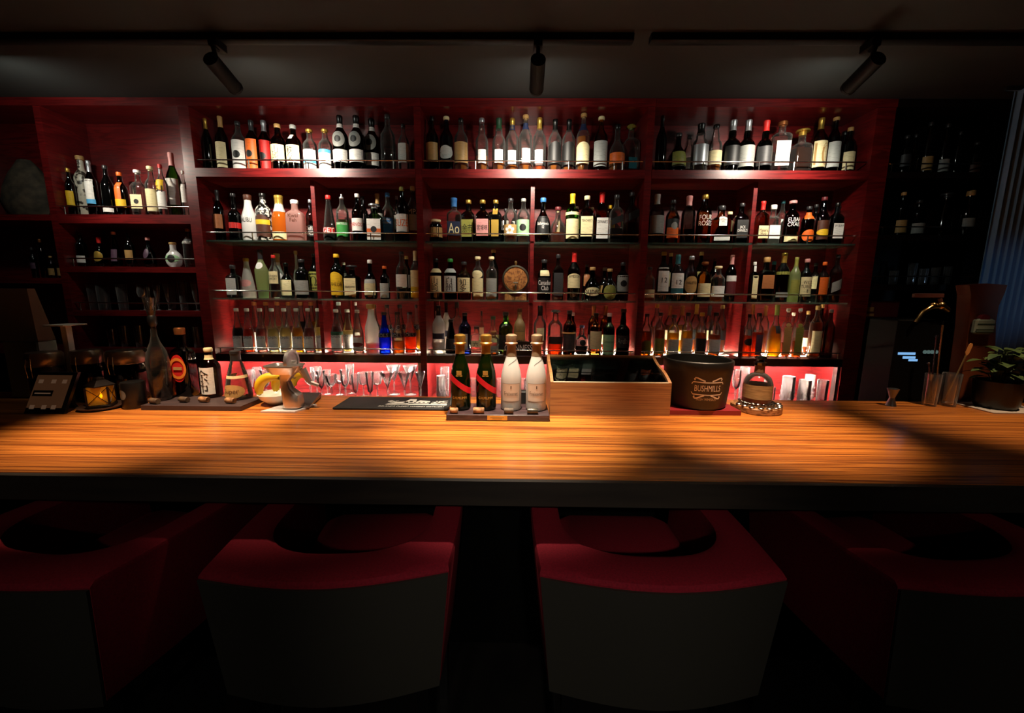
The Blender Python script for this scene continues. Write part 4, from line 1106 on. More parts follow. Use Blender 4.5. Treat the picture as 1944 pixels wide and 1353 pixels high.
wh = mesh('wheel', MB().rings([[(jX(557)+q_, r*math.cos(u), zt+.018+r*math.sin(u)) for u in (2*math.pi*k/28 for k in range(28))] for q_, r in ((-.007, .038), (-.007, .049), (.007, .049), (.007, .038))], False, False).rings([[(jX(557)+q_, r*math.cos(u), zt+.018+r*math.sin(u)) for u in (2*math.pi*k/28 for k in range(28))] for q_, r in ((-.003, .040), (.003, .040))]), pbr('dark_wheel_steel', (.50, .49, .48), .35, .8), t)
mesh('axle', MB().cyl((jX(552), 0, zt+.018), (jX(566), 0, zt+.018), .006), POL, wh)
mesh('spout', MB().tube([(jX(573), .01, zt-.015), (jX(580), .012, jz(715)), (jX(586), .015, jz(727)), (jX(600), .02, jz(733))], [.018, .013, .010, .008]), POL, t)
cs = [onZ(px_, py_, ZC) for px_, py_ in ((560, 776), (587, 777), (618, 751), (576, 747))]
mesh('drip_tray', MB().hexa([(q_.x, min(q_.y, 1.80), ZC+.0065) for q_ in cs]+[(q_.x, min(q_.y, 1.80), ZC+(.012 if k < 2 else .026)) for k, q_ in enumerate(cs)]), pbr('grey_steel_tray', (.22, .19, .19), .3, .9), t, True, False)

# --- black bar mat with white print
a, b, c_, d_ = PC(631, 777), PC(846, 779), PC(668, 750), PC(856, 752)
yf_, yr_ = a.y, min(1.80, c_.y)
xa, xb = a.x, onZ(851, 778, ZC).x
mt = tag(mesh('bar_mat', MB().box(xa, xb, yf_, yr_, ZC, ZC+.008, .002), pbr('black_rubber', '#0a0a0a', .7), None, True, True, ((xa+xb)/2, (yf_+yr_)/2, ZC)), 'black rubber bar mat with white printed distillery scene and lettering', 'bar mat')
prn = pbr('white_mat_print', '#c9c9c2', .7)
mw, md = (xb-xa), (yr_-yf_)
def M(u, v): return (-mw/2+u*mw, -md/2+v*md, .0086)
pr_ = MB()
def poly(*uv): pr_.add([M(*p_) for p_ in uv], [tuple(range(len(uv)))])
random.seed(3)
poly((.42, .30), (.97, .27), (.97, .36), (.44, .38)); poly((.46, .40), (.62, .40), (.60, .58), (.50, .52)); poly((.56, .44), (.68, .44), (.66, .80), (.60, .80)); poly((.66, .42), (.80, .42), (.80, .62), (.70, .70)); poly((.82, .40), (.96, .40), (.96, .56), (.82, .56))
for k in range(26):
    u, v, r = (random.uniform(.42, .50) if k % 2 else random.uniform(.86, .97)), random.uniform(.42, .66), random.uniform(.008, .018)
    poly(*[(u+r*math.cos(q_*1.047), v+2.2*r*math.sin(q_*1.047)) for q_ in range(6)])
mesh('printed_scene', pr_, prn, mt, smooth=False)
bk_ = pbr('dark_mat_print', '#151515', .7); pr_ = MB()
def M(u, v): return (-mw/2+u*mw, -md/2+v*md, .0091)
for k in range(7): poly((.66+.04*k, .46), (.68+.04*k, .46), (.68+.04*k, .53), (.66+.04*k, .53))
poly((.615, .50), (.645, .50), (.645, .62), (.615, .62)); poly((.52, .33), (.62, .325), (.62, .345), (.52, .35))
mesh('printed_dark_shapes', pr_, bk_, mt, smooth=False)  # dark shapes printed over the white scene
lettering("IRELAND'S OLDEST WHISKEY DISTILLERY", mw*.58, md*.10, lambda u, v: (-mw/2+.67*mw+u, -md/2+.16*md+v, .0088), prn, mt)

# --- tray with four sparkling wine bottles
a, b = PC(847, 798), PC(1043, 798)
ty0 = a.y; TZ = zat(945, 787, ty0)-ZC
c_ = onZ(1000, 757, ZC+TZ); ty1 = min(c_.y+.02, 1.80)
WAL = woodmat('walnut_tray', '#4a3638', '#3a292b', '#2a1c1e', 3, 30, 30, .4, .2)
ty1 = ty0+.16
tr = tag(mesh('display_tray', MB().box(a.x, b.x, ty0, ty1, ZC, ZC+TZ-.0006, .002), WAL, None, True, True, ((a.x+b.x)/2, (ty0+ty1)/2, ZC)), 'dark wooden display tray with brass plate under four sparkling wine bottles', 'tray')
pl0, pl1 = onY(925, 798, ty0).x-(a.x+b.x)/2, onY(963, 798, ty0).x-(a.x+b.x)/2
pl = mesh('name_plate', MB().box(pl0, pl1, -(ty1-ty0)/2-.0015, -(ty1-ty0)/2, TZ*.14, TZ*.86), pbr('brass_plate', '#d8b860', .3, .8), tr, smooth=False)
mesh('engraving', MB().box(pl0+.012, pl1-.012, -(ty1-ty0)/2-.002, -(ty1-ty0)/2-.0014, TZ*.52, TZ*.62).box(pl0+.02, pl1-.02, -(ty1-ty0)/2-.002, -(ty1-ty0)/2-.0014, TZ*.32, TZ*.40), pbr('engraved_line', '#8a6c2a', .5), pl, smooth=False)
def champagne(px, base, kind, lab):
    z = ZC+TZ; Y = ty0+.085; x = onY(px, base, Y).x; top = {0: 634, 1: 634}[kind]; H = zat(px, top, Y)-z; R = 39.5/F*Y/2
    t = thing('sparkling_wine_bottle', (x, Y, z), lab, 'bottle', 'bottles on the counter')
    pr = [(.86, 0), (.98, .015), (1, .05), (1, .40), (.97, .46), (.88, .53), (.74, .60), (.58, .67), (.46, .73), (.42, .80), (.42, .90)]
    pf = lambda z_: interp(pr, z_/H)*R
    if kind == 0:
        mesh('glass_body', MB().lathe([(r*R, q_*H) for r, q_ in pr], seg=32), glassmat('champagne_green_glass', (.10, .17, .03), 1.4, .05, .12, (.05, .10, .01)), t)
        mesh('wine', MB().lathe([(r*R*.92, max(q_, .02)*H) for r, q_ in pr[:6]], seg=28), glassmat('green_lit_wine', (.30, .42, .08), .3, .1, .25, (.16, .26, .03)), t)
        fc = pbr('gold_foil', '#c79a4a', .32, .85, bump=.3, nscale=200)
        # red sash
        g = []
        for j in range(5):
            row = []
            for k in range(33):
                th = -1.57+3.14*k/32; zc__ = (.355-.105*math.sin(th))*H-(.0 if True else 0); zz_ = zc__+(j/4-.5)*.085*H; r = pf(zz_)+.0007
                row.append((r*math.sin(th), -r*math.cos(th), zz_))
            g.append(row)
        mesh('sash', MB().rings(g, False, False, False), pbr('red_satin', '#c01826', .3), t)
        lettering('G.H.MUMM', R*1.5, H*.034, lambda u, v: (R*1.004*math.sin(u/R), -R*1.012*math.cos(u/R), .175*H+v), pbr('gold_ink', '#c8a050', .4, .5), t)
        zc2 = .50*H; r2 = pf(zc2)+.001
        em = MB()
        for dx, w_ in ((-.006, .0035), (0, .004), (.006, .0035)): em.box(dx-w_, dx+w_, -r2-.0006, -r2+.0015, zc2-.006, zc2+.010)
        em.box(-.012, .012, -r2-.0006, -r2+.002, zc2-.012, zc2-.008)
        mesh('crest', em, MATS['gold_ink'], t, smooth=False)
        fz = .745
    else:
        wt = pbr('white_coated_glass', '#bdbab4', .35)
        mesh('glass_body', MB().lathe([(r*R, q_*H) for r, q_ in pr], seg=32), wt, t)
        fc = pbr('champagne_foil', '#b59878', .35, .7, bump=.25, nscale=200)
        lb0, lb1, hw = .13*H, .37*H, R*.95
        fr = MB(); g = [[((R+.0006)*math.sin(u), -(R+.0006)*math.cos(u), z_) for u in [(-1+2*k/14)*.95 for k in range(15)]] for z_ in (lb0, (lb0+lb1)/2, lb1)]
        lb = mesh('label', MB().rings(g, False, False, False), pbr('pale_rose_label', '#cdb9a6', .5), t)
        brd = MB()
        for (ua, ub, za, zb_) in ((-.95, .95, lb1-.0012, lb1), (-.95, .95, lb0, lb0+.0012), (-.95, -.925, lb0, lb1), (.925, .95, lb0, lb1)):
            brd.rings([[((R+.0011)*math.sin(ua+(ub-ua)*k/10), -(R+.0011)*math.cos(ua+(ub-ua)*k/10), z_) for k in range(11)] for z_ in (za, zb_)], False, False, False)
        mesh('border', brd, pbr('brown_ink', '#5a4434', .5), lb, smooth=False)
        lettering('Freixenet', R*1.35, H*.055, lambda u, v: ((R+.0014)*math.sin(u/R), -(R+.0014)*math.cos(u/R), (lb0+lb1)/2-.004+v), MATS['brown_ink'], lb)
        mesh('monogram', MB().box(-.002, .002, -R-.0012, -R-.0002, lb1-.02, lb1-.009), MATS['brown_ink'], lb, smooth=False)
        g = []
        for j in range(3):
            row = []
            for k in range(13):
                th = -.35+1.5*k/12; zz_ = (.60+.085*(k/12)**.7)*H+(j-1)*.0012; r = pf(zz_)+.0006; row.append((r*math.sin(th), -r*math.cos(th), zz_))
            g.append(row)
        mesh('collar_line', MB().rings(g, False, False, False), pbr('grey_ink', '#5a5a58', .5), t)
        fz = .715
    mesh('foil', MB().lathe([(pf(fz*H)+.0008, fz*H), (pf(.80*H)+.001, .80*H), (R*.46, .865*H)], seg=24), fc, t)
    mesh('cork_hood', MB().lathe([(R*.46, .862*H), (R*.60, .87*H), (R*.62, .885*H), (R*.52, .90*H), (R*.56, .95*H), (R*.54, .985*H), (R*.35, H)], seg=18), fc, t)
champagne(875, 780, 0, 'green sparkling wine bottle with red sash next to black bar mat')
champagne(923, 780, 0, 'green sparkling wine bottle with red sash next to a white bottle')
champagne(970, 780, 1, 'white sparkling wine bottle next to a green one')
champagne(1017, 780, 1, 'white sparkling wine bottle next to wooden glass topped box')
for k, (px, py, L, R, m_) in enumerate(((862, 784, .030, .0105, CORKM), (909, 784, .042, .0115, CORKM), (966, 786, .036, .0115, DARKCORK), (1011, 786, .042, .0115, pbr('foil_cork', '#4a443a', .3, .6)))):
    p = onY(px, py, ty0+.016)
    t = cork(px, py, ZC+TZ, L, R, 0, ('short pale cork before the first green sparkling wine bottle', 'longer pale cork before the second green sparkling wine bottle', 'brown cork before the first white sparkling wine bottle', 'dark shiny cork before the white bottle by the wooden box')[k], 'corks on the display tray', m_)
    t.location = (p.x, ty0+.016, ZC+TZ+R+.0004)
# small dark box behind the white bottles
p = onZ(992, 768, ZC)
t = tag(mesh('matte_box', MB().box(-.022, .022, -.02, .02, 0, .075, .003), BLACK, loc=(p.x, ty1+.03, ZC)), 'small black box behind the white sparkling wine bottles', 'box')

# --- wooden box with a glass lid
PINE = woodmat('pine_box_wood', '#a5713f', '#97653a', '#875730', 1.1, 30, 38, .5, .1)
a, b = PC(1040, 787), PC(1268, 787)
by0 = max(a.y, ty1+.0) if False else a.y
bh = zat(1160, 726, by0)-ZC
by1 = 1.80; rh = zat(1130, 673, by1)-ZC
x0, x1 = a.x+.008, b.x
bx = thing('display_box', ((x0+x1)/2, (by0+by1)/2, ZC+.0004), 'long pale wooden display box with slanted dark glass lid beside sparkling wine', 'box')
def bp(n, *q_): return mesh(n, MB().box(*q_), PINE, bx, True, False)
th = .012
def top_at(y): # side boards rise to the rear in a soft step
    f = (y-by0)/(by1-by0); return ZC+bh+(rh-bh)*f+.006*math.sin(2*math.pi*f)
bp('front_board', x0+th, x1-th, by0, by0+th, ZC, ZC+bh-.002); bp('rear_board', x0+th, x1-th, by1-th, by1, ZC, ZC+rh-.002)
for (xa_, xb_) in ((x0, x0+th), (x1-th, x1)):
    ys = [by0+(by1-by0)*k/14 for k in range(15)]; pol = [(by0, ZC), (by1, ZC)]+[(y, top_at(y)) for y in ys[::-1]]
    n_ = len(pol); mb = MB(); mb.add([(xa_, y, z) for y, z in pol]+[(xb_, y, z) for y, z in pol], [tuple(range(n_)), tuple(range(2*n_-1, n_-1, -1))]+[(k, n_+k, n_+(k+1) % n_, (k+1) % n_) for k in range(n_)])
    mesh('side_board', mb, PINE, bx, True, False)
bp('bottom_board', x0+th, x1-th, by0+th, by1-th, ZC, ZC+.008)
mesh('top_strip', MB().box(x0+th, x1-th, by0, by0+.010, ZC+bh-.002, ZC+bh+.001), pbr('pale_lid_strip', '#cfc0a4', .4), bx, True, False)
ya_, yb_ = by0+.012, by1-th; za_, zb2 = ZC+bh-.004, ZC+rh-.010
mesh('glass_lid', MB().hexa([(x0+th, ya_, za_-.003), (x1-th, ya_, za_-.003), (x1-th, yb_, zb2-.003), (x0+th, yb_, zb2-.003), (x0+th, ya_, za_), (x1-th, ya_, za_), (x1-th, yb_, zb2), (x0+th, yb_, zb2)]), glassmat('dark_lid_glass', (.45, .43, .40), 1.2, .03), bx, True, False)
mesh('lining', MB().box(x0+th+.001, x1-th-.001, by0+th+.001, by1-th-.001, ZC+.0085, ZC+.012), pbr('dark_felt', '#0d0c0b', .9), bx, True, False)
for k, u in enumerate((.12, .30)):
    t = tag(mesh('glass_dish', MB().lathe([(.024, 0), (.034, .03), (.032, .03), (.022, .004)], seg=24), GLASS, loc=(x0+(x1-x0)*u, by0+.06, ZC+.0128)), ('small clear dish inside the wooden box near sparkling wine', 'small clear dish inside the wooden box, second from sparkling wine')[k], 'dish', 'dishes in the wooden box')

# --- red board and ice bucket
a, b = PC(1262, 787), PC(1400, 785)
ry0 = a.y; ry1 = ry0+.24; RZ = zat(1330, 779, ry0)-ZC
rb = board('red_board', x1+.004, b.x, ry0, ry1, ZC, ZC+RZ, pbr('red_painted_board', '#7a1a20', .4), 'flat dark red board under the black ice bucket', 'board')
Rb = 141/F*1.62/2
byc = ry0+.115; bxc = onY(1322, 720, byc).x
Rb = 136/F*byc/2*math.cos(math.atan2(bxc, byc))*.99
bH = zat(1322, 689, byc-Rb)-ZC-RZ
bk = thing('ice_bucket', (bxc, byc, ZC+RZ), 'large black ice bucket with white lettering and ribbon emblem on red board', 'ice bucket')
BKM = pbr('matte_black_bucket', '#0b0a08', .45, bump=.1, nscale=300)
rbot = Rb*.885
mesh('bucket_body', MB().lathe([(rbot*.9, 0), (rbot*.97, .004), (rbot, .012), (Rb*.985, bH*.78), (Rb*1.0, bH*.80), (Rb*1.01, bH*.955), (Rb*1.0, bH*.985), (Rb*.97, bH), (Rb*.93, bH*.985), (Rb*.90, bH*.8), (rbot*.88, .012)], seg=56), BKM, bk)
def bsurf(u, v, off=.0008):   # u along the arc from the emblem centre, v height
    z = v; r = rbot+(Rb*.985-rbot)*z/(bH*.78)+off; th = u/Rb+th0; return (r*math.sin(th), -r*math.cos(th), z)
th0 = -math.atan2(bxc, byc)+.36
WI = pbr('white_bucket_print', '#d9d3c4', .5)
lettering('BUSHMILLS', .108, .030, lambda u, v: bsurf(u, bH*.475+v*(1+.0)), WI, bk)
lettering('IRISH WHISKEY', .088, .0115, lambda u, v: bsurf(u, bH*.245+v), pbr('tan_bucket_print', '#b9a888', .5), bk)
def ribbon(pts, wd):
    mb = MB(); A, B = [], []
    for i, (u, v) in enumerate(pts):
        u0, v0 = pts[max(i-1, 0)]; u1, v1 = pts[min(i+1, len(pts)-1)]; l = math.hypot(u1-u0, v1-v0) or 1
        n = (-(v1-v0)/l*wd/2, (u1-u0)/l*wd/2); A.append(bsurf(u+n[0], bH*.475+v+n[1], .001)); B.append(bsurf(u-n[0], bH*.475+v-n[1], .001))
    return mb.rings([A, B], False, False, False)
em = MB()
for pts, wd in (([(-.060+.012*k, .026-.0016*math.sin(math.pi*k/10)) for k in range(11)], .0045), ([(-.060+.012*k, -.026-.0016*math.sin(math.pi*k/10)) for k in range(11)], .0045),
                ([(-.066, .017), (-.060, .026)], .003), ([(.066, .017), (.060, .026)], .003), ([(-.066, -.017), (-.060, -.026)], .003), ([(.066, -.017), (.060, -.026)], .003)):
    r_ = ribbon(pts, wd); em.add(r_.v, r_.f)
for sx in (-1, 1):
    for sy in (-1, 1):
        pts = [(sx*.014, sy*.030), (sx*.030, sy*.036), (sx*.044, sy*.0425), (sx*.052, sy*.043), (sx*.056, sy*.038), (sx*.053, sy*.033)]
        r_ = ribbon(pts, .0055); em.add(r_.v, r_.f)
mesh('ribbon_emblem', em, WI, bk, smooth=False)

# --- wood slice stand with decanter and bottle caps
p0, p1 = PC(1388, 782), PC(1480, 785)
wy = PC(1440, 791).y+.10; wx = onY(1437, 770, wy).x; WZ = .026
Rw = 92/F*wy/2*.97
ring_ = []
mb = MB(); out = []
def wr(u): return 1+.04*math.sin(3*u+.6)+.025*math.sin(5*u)
for z_, s_ in ((0, .97), (.003, 1), (WZ-.003, 1), (WZ-.0006, .97)):
    out.append([(Rw*s_*wr(u)*math.cos(u), Rw*.92*s_*wr(u)*math.sin(u), z_) for u in (2*math.pi*k/48 for k in range(48))])
ws = tag(mesh('wood_slice', mb.rings(out), woodmat('raw_wood_slice', '#a9794c', '#8c5f38', '#5f3d22', 9, 9, 30, .55, .1), loc=(wx, wy, ZC)), 'round raw wood slice carrying decanter and ring of metal caps', 'wood slice')
Rd = 54/F*wy/2*.94; Hd = zat(1436, 675, wy)-ZC-WZ
t = thing('decanter', (wx, wy+.008, ZC+WZ), 'round clear decanter with dark faceted stopper and tan paper band on wood slice', 'decanter', 'bottles on the counter')
mesh('glass_body', MB().lathe([(Rd*.9, 0), (Rd, .006), (Rd, Hd*.40), (Rd*.98, Hd*.45), (Rd*.82, Hd*.56), (Rd*.52, Hd*.63), (Rd*.33, Hd*.65), (Rd*.33, Hd*.79)], seg=32), GL['A'][1]() if False else GL['L'][1](), t)
mesh('whiskey', MB().lathe([(Rd*.88, .004), (Rd*.95, .01), (Rd*.95, Hd*.33)], seg=32), liquid('A'), t)
mesh('paper_band', MB().lathe([(Rd*1.005, Hd*.14), (Rd*1.005, Hd*.42)], seg=32, cap0=False, cap1=False), pbr('tan_paper_band', '#9b7c50', .6, col2='#7c5f3a', nscale=60, stretch=(.4, .4, 3)), t)
mesh('neck_wrap', MB().lathe([(Rd*.345, Hd*.66), (Rd*.345, Hd*.80)], seg=24, cap0=False, cap1=False), pbr('brown_wrap', '#6a4a32', .6), t)
mesh('stopper', MB().lathe([(Rd*.2, Hd*.79), (Rd*.44, Hd*.81), (Rd*.46, Hd*.86), (Rd*.26, Hd*.885), (Rd*.24, Hd*.92), (Rd*.42, Hd*.94), (Rd*.36, Hd*.985), (Rd*.1, Hd)], seg=10), pbr('dark_steel_stopper', (.2, .19, .18), .2, 1), t, smooth=False)
CAPM = pbr('tarnished_silver', (.50, .48, .44), .25, 1)
cap0 = None
for k in range(9):
    u = math.radians(186+172*k/8); rr_ = Rw*.88
    x_, y_ = wx+rr_*wr(u)*math.cos(u), wy+.92*rr_*wr(u)*math.sin(u)
    o = tag(mesh('metal_cap', MB().lathe([(.0112, 0), (.0122, .001), (.0122, .004), (.0098, .0062), (.003, .0066)], seg=16), CAPM, loc=(x_, y_, ZC+WZ)), 'round silver cap lying flat along the front rim of the wood slice', 'cap', 'silver caps round the wood slice')
mb = MB()
for k in range(34):
    u = math.radians(150+240*k/33); rr_ = Rd*1.17
    c = Vector((rr_*math.cos(u), rr_*math.sin(u)+.008, .0085+.003*(k % 2))); tg = Vector((-math.sin(u), math.cos(u), 0)); nn = Vector((math.cos(u), math.sin(u), 0)) if k % 2 else Vector((0, 0, 1))
    pts = [c+tg*.0085*math.cos(q_*math.pi/5)+nn*.0048*math.sin(q_*math.pi/5) for q_ in range(11)]
    mb.tube(pts, .0018, 6)
tag(mesh('chain', mb, pbr('dark_chain_metal', (.22, .2, .18), .22, 1), loc=(wx, wy, ZC+WZ)), 'dark metal chain coiled around the foot of the round decanter', 'chain')

# --- tumblers with bar spoons, planter, folded paper, beer tower
tb = []
for k, (px, base, top, wp, lab) in enumerate(((1763, 768, 709, 42, 'clear tumbler holding dark bar spoons, nearer the ice machine'), (1797, 773, 708, 40, 'clear tumbler holding the twisted gold spoon, nearer the planter'))):
    p = onZ(px, base, ZC); Y = 1.785; x = onY(px, base, Y).x; R = wp/F*Y/2*(.60 if k == 0 else .72); H = zat(px, top, Y)-ZC
    t = thing('tumbler', (x, Y, ZC), lab, 'glass', 'spoon tumblers'); tumbler(t, H, R, False, .86); tb.append((x, Y, R, H))
def spoon(t0, pa, pb, col, lab, head, yo=0):
    x, Y, R, H = tb[t0]; Y += yo
    A = onY(pa[0], pa[1], Y); B = onY(pb[0], pb[1], Y)
    foot = Vector((x+(-R*.4 if B.x > x else R*.4), Y, ZC+.025)); rim = None
    top = Vector((B.x, Y, B.z))
    t = thing('bar_spoon', tuple(foot), lab, 'bar spoon', 'bar spoons'); d = top-foot; n = 40
    pts = [foot+d*k/n-foot for k in range(n+1)]
    m_ = pbr('spoon_'+col.strip('#'), col, .3, .8)
    rad = [.0026+.0012*(k % 2) for k in range(n+1)]
    mesh('twisted_shaft', MB().tube(pts, rad, 6), m_, t)
    if head == 'paddle':
        dn = d.normalized(); sd = dn.cross(Vector((0, 1, 0))).normalized(); L = .055
        q_ = d
        ring = [q_-sd*.003, q_+dn*.010-sd*.008, q_+dn*L*.85-sd*.008, q_+dn*L-sd*.004, q_+dn*L+sd*.004, q_+dn*L*.85+sd*.008, q_+dn*.010+sd*.008, q_+sd*.003]
        mb = MB(); f_ = [tuple(v_+Vector((0, -.0015, 0))) for v_ in ring]; g_ = [tuple(v_+Vector((0, .0015, 0))) for v_ in ring]
        mesh('paddle', mb.rings([f_, g_]), pbr('copper_paddle', '#c4844a', .45, .3), t, smooth=False)
    elif head == 'fork':
        mesh('handle_end', MB().tube([d, d+d.normalized()*.03], [.0035, .004], 8), m_, t)
    else: mesh('handle_end', MB().sphere(tuple(d), .006, 10), m_, t)
    mesh('spoon_bowl', MB().sphere((0, 0, 0), .009, 12, (1, .35, 1)), m_, t)
spoon(1, (1790, 712), (1834, 674), '#b08a58', 'gold twisted bar spoon ending in a flat copper paddle', 'paddle')
spoon(0, (1785, 712), (1788, 630), '#8a6e4c', 'upright twisted gold bar spoon in the rear tumbler', 'fork', -.009)
spoon(0, (1782, 712), (1778, 638), '#3a3634', 'dark upright bar spoon leaning in the rear tumbler', 'ball', .009)
spoon(0, (1757, 712), (1763, 690), '#4a3a34', 'short brown bar spoon in the rear tumbler', 'ball', 0)
# muddler lying outside the tumbler: small grey cup
p = onY(1699, 745, 1.76)
tag(mesh('jigger', MB().lathe([(.020, 0), (.010, .035), (.010, .038), (.022, .078), (.020, .078), (.007, .04)], seg=20), pbr('dull_steel', (.25, .25, .26), .35, 1), loc=(p.x, 1.77, ZC)), 'small dull steel jigger on the counter before the ice machine', 'jigger')
# planter with leaves
p = PC(1880, 778); px_, py_ = p.x+.05, p.y+.03
t = thing('potted_plant', (px_, py_, ZC+.0055), 'dark potted leafy plant at the end of the counter beside spoon tumblers', 'plant')
mesh('pot', MB().lathe([(.062, 0), (.072, .02), (.080, .12), (.074, .12), (.07, .10)], seg=28), pbr('black_pot', '#070707', .4), t)
mesh('soil', MB().lathe([(.05, .098), (.071, .10), (.071, .106)], seg=20), pbr('potting_soil', '#17110b', .9), t)
random.seed(11)
def leaf(mb, o, d, L, W):
    d = d.normalized(); s_ = d.cross(Vector((0, 0, 1))).normalized(); pts = []
    for k in range(6):
        f = k/5; c = o+d*L*f+Vector((0, 0, -L*.45*f*f)); w_ = W*math.sin(math.pi*min(.98, f*.92+.06)); pts.append((c-s_*w_+Vector((0, 0, w_*.2)), c, c+s_*w_+Vector((0, 0, w_*.2))))
    mb.add([q_ for r_ in pts for q_ in r_], [(k*3, k*3+1, k*3+4, k*3+3) for k in range(5)]+[(k*3+1, k*3+2, k*3+5, k*3+4) for k in range(5)])
mb = MB(); st_ = MB()
for k in range(46):
    a_ = random.uniform(0, 6.28); h_ = random.uniform(.13, .25); r0_ = random.uniform(0, .05)
    o = Vector((r0_*math.cos(a_), r0_*math.sin(a_), h_)); st_.tube([(r0_*.4*math.cos(a_), r0_*.4*math.sin(a_), .1), o], .0018, 5)
    leaf(mb, o, Vector((math.cos(a_), math.sin(a_), random.uniform(.1, .9))), random.uniform(.06, .11), random.uniform(.015, .026))
mesh('foliage', mb, pbr('dark_leaf', '#2c4020', .5, col2='#3f4f1c', nscale=12), t)
mesh('stems', st_, pbr('leaf_stem', '#33401e', .6), t)
tag(mesh('plant_tray', MB().box(-.10, .16, -.085, .085, 0, .005, .001), pbr('pale_tray', '#b9ada0', .45), loc=(px_, py_, ZC)), 'pale thin tray under the potted plant at counter end', 'tray')
# beer tower with its tap and badge
Yt = 1.94
t = thing('beer_tower', (X(1858, 640, Yt), Yt, 0), 'tall brown leather clad beer tower with curved top beside the curtain', 'beer tower')
LEA = pbr('brown_leather', '#6e3314', .55, col2='#5c2a10', nscale=5)
def tw(px, py): q_ = onY(px, py, Yt); return (q_.x-t.location.x, q_.z)
pol = [tw(1800, 790), tw(1812, 720), tw(1826, 620), tw(1830, 560), tw(1827, 541), tw(1860, 538), tw(1898, 541), tw(1893, 556), tw(1882, 580), tw(1877, 610), tw(1874, 700), tw(1872, 790)]
mesh('tower_body', MB().ext(pol, -.03, .03), LEA, t, smooth=False)
q_ = onY(1836, 790, Yt)
mesh('tower_post', MB().box(-.06, .04, -.028, .028, 0, q_.z), BLACK, t, smooth=False)
q0, q1 = onY(1846, 634, Yt-.05), onY(1889, 605, Yt-.05)
bd = mesh('tap_badge', MB().box(q0.x-t.location.x, q1.x-t.location.x, -.06, -.034, q0.z, q1.z, .008), pbr('pale_badge', '#7d8676', .5), t)
bz, bxm = (q0.z+q1.z)/2, (q0.x+q1.x)/2-t.location.x
mesh('badge_line', MB().box(bxm-.04, bxm+.04, -.0612, -.0598, bz+.008, bz+.014).box(bxm-.044, bxm+.044, -.0612, -.0598, bz-.016, bz-.012).box(bxm-.044, bxm+.044, -.0612, -.0598, bz-.026, bz-.022), pbr('badge_ink', '#2f3a2c', .5), bd, smooth=False)
mesh('badge_top', MB().cyl((bxm-.004, -.055, q1.z-.002), (bxm-.004, -.037, q1.z-.002), .022, seg=20), pbr('dark_red_badge', '#5c1218', .5), bd)
GLD = pbr('gold_tap_metal', '#b8935a', .22, 1)
def tp(px, py, y=0): q_ = onY(px, py, Yt-.10); return (q_.x-t.location.x, -.10+y, q_.z)
fa = mesh('faucet', MB().tube([tp(1822, 592, .07), tp(1798, 588), tp(1786, 580), tp(1768, 582), tp(1752, 592), tp(1743, 605), tp(1738, 612)], [.010, .012, .015, .011, .009, .008, .009], 12).sphere(tp(1786, 580), .019).sphere(tp(1772, 579), .013), GLD, t)
mesh('tap_handle', MB().tube([tp(1786, 576), tp(1784, 566)], .008).box(tp(1734, 560)[0], tp(1790, 560)[0], -.108, -.092, tp(1760, 565)[2], tp(1760, 557)[2], .002), pbr('red_brown_handle', '#4c261e', .5), fa)

# ------------------------------------------------------------------ armchairs at the counter
FAB = pbr('red_wool_fabric', '#820e22', .85, col2='#6e0b1c', nscale=220, spec=.25, bump=.15)
VIN = pbr('black_vinyl', '#282621', .42, spec=.8)
_n = VIN.node_tree.nodes; _b = [q for q in _n if q.type == 'BSDF_PRINCIPLED'][0]
_b.inputs['Roughness'].default_value = .5
LEGM = pbr('black_leg_metal', '#060606', .4)
ZA = .90; ZBOT = .575; CW = .575; CL = .50
def chair_geo():
    def outer(s):   # s in 0..1 round the U, seen from above; local y grows towards the counter
        w2 = CW/2
        if s < .3: f = s/.3; return (-w2-.012*math.sin(f*3.14), CL*(1-f)+0)
        if s > .7: f = (s-.7)/.3; return (w2+.012*math.sin(f*3.14), CL*f)
        f = (s-.3)/.4; return (-w2+2*w2*f, -.045*math.sin(math.pi*f))
    def inner(s):
        w2 = CW/2-.075; rb = .16; yb = .085
        if s < .3: f = s/.3; return (-w2, CL-(CL-yb-rb)*f)
        if s > .7: f = (s-.7)/.3; return (w2, yb+rb+(CL-yb-rb)*f)
        f = (s-.3)/.4; a = math.pi*f; x = -math.cos(a); x = math.copysign(abs(x)**.75, x)*w2
        return (x, yb+rb-rb*math.sin(a)**.8*1.0-.012*math.sin(a))
    S_ = [i/60 for i in range(61)]
    return outer, inner, S_
outer, inner, SS = chair_geo()
def lerp(a, b, f): return (a[0]+(b[0]-a[0])*f, a[1]+(b[1]-a[1])*f)
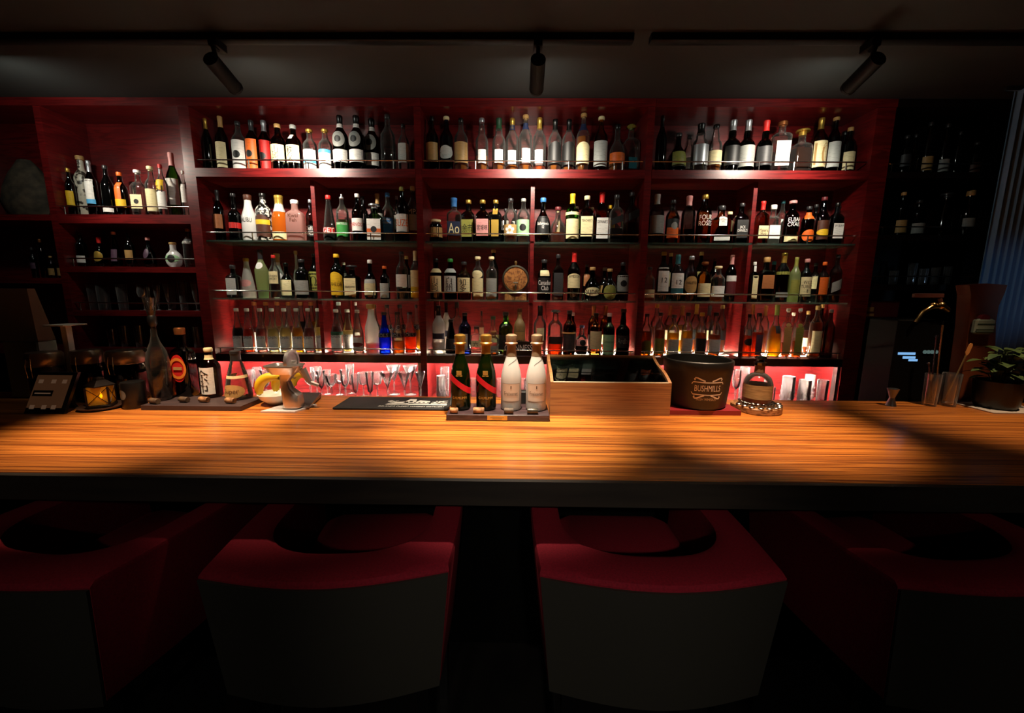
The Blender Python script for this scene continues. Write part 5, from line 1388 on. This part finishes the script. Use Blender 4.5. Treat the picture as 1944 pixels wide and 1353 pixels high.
def make_chair(loc, rz, lab):
    t = thing('bar_armchair', loc, lab, 'armchair', 'armchairs along the bar counter', rz)
    mb = MB(); R = []
    for s in SS:
        o, i_ = outer(s), inner(s)
        ob = (o[0]*.90, o[1]*.96+.012)
        drop = .022*max(0, 1-min(s, 1-s)/.10)**1.5
        zt = ZA-drop
        sec = [(*lerp(ob, i_, 0), ZBOT), (*o, zt-.012), (*lerp(o, i_, .05), zt-.003), (*lerp(o, i_, .16), zt), (*lerp(o, i_, .80), zt), (*lerp(o, i_, .95), zt-.008), (*i_, zt-.025), (i_[0]*.98, i_[1]+.01, ZBOT+.03)]
        R.append(sec)
    mesh('upholstery', mb.rings(R), FAB, t)
    # black shell over the outside of the back
    R = []
    for k in range(25):
        s = .302+.396*k/24; o = outer(s); ob = (o[0]*.90, o[1]*.96+.012); n_ = -.006
        R.append([(o[0]*1.004, o[1]+n_, ZA-.016), (ob[0]*1.004, ob[1]+n_, ZBOT-.01), (ob[0]*1.004, ob[1]-n_*.4, ZBOT-.01), (o[0]*1.004, o[1]-n_*.3, ZA-.016)])
    mesh('back_shell', mb.__class__().rings(R), VIN, t)
    mesh('seat_cushion', MB().box(-CW/2+.08, CW/2-.08, .10, CL+.03, ZBOT+.0, .745, .03), FAB, t)
    mesh('seat_frame', MB().box(-CW/2+.06, CW/2-.06, .06, CL, ZBOT-.035, ZBOT), LEGM, t, smooth=False)
    for sx in (-1, 1):
        for y_ in (.08, CL-.03):
            mesh('leg', MB().box(sx*(CW/2-.085)-.015, sx*(CW/2-.085)+.015, y_-.015, y_+.015, 0, ZBOT-.03), LEGM, t, smooth=False)
    mesh('foot_bar', MB().cyl((-CW/2+.085, CL-.03, .2), (CW/2-.085, CL-.03, .2), .008), LEGM, t)
    return t
def chair_at(px, py):
    p = onZ(px, py, ZA); return (p.x, p.y, 0)
make_chair(chair_at(1259, 1086), 0.0, 'red armchair with black curved back standing before the wooden box')
make_chair(chair_at(617, 1080), .06, 'red armchair with black back standing before the citrus press')
make_chair(chair_at(-20, 1076), -.16, 'red armchair standing before the tablet stand and slate board')
make_chair(chair_at(1920, 1092), .10, 'red armchair standing before the spoon tumblers and potted plant')
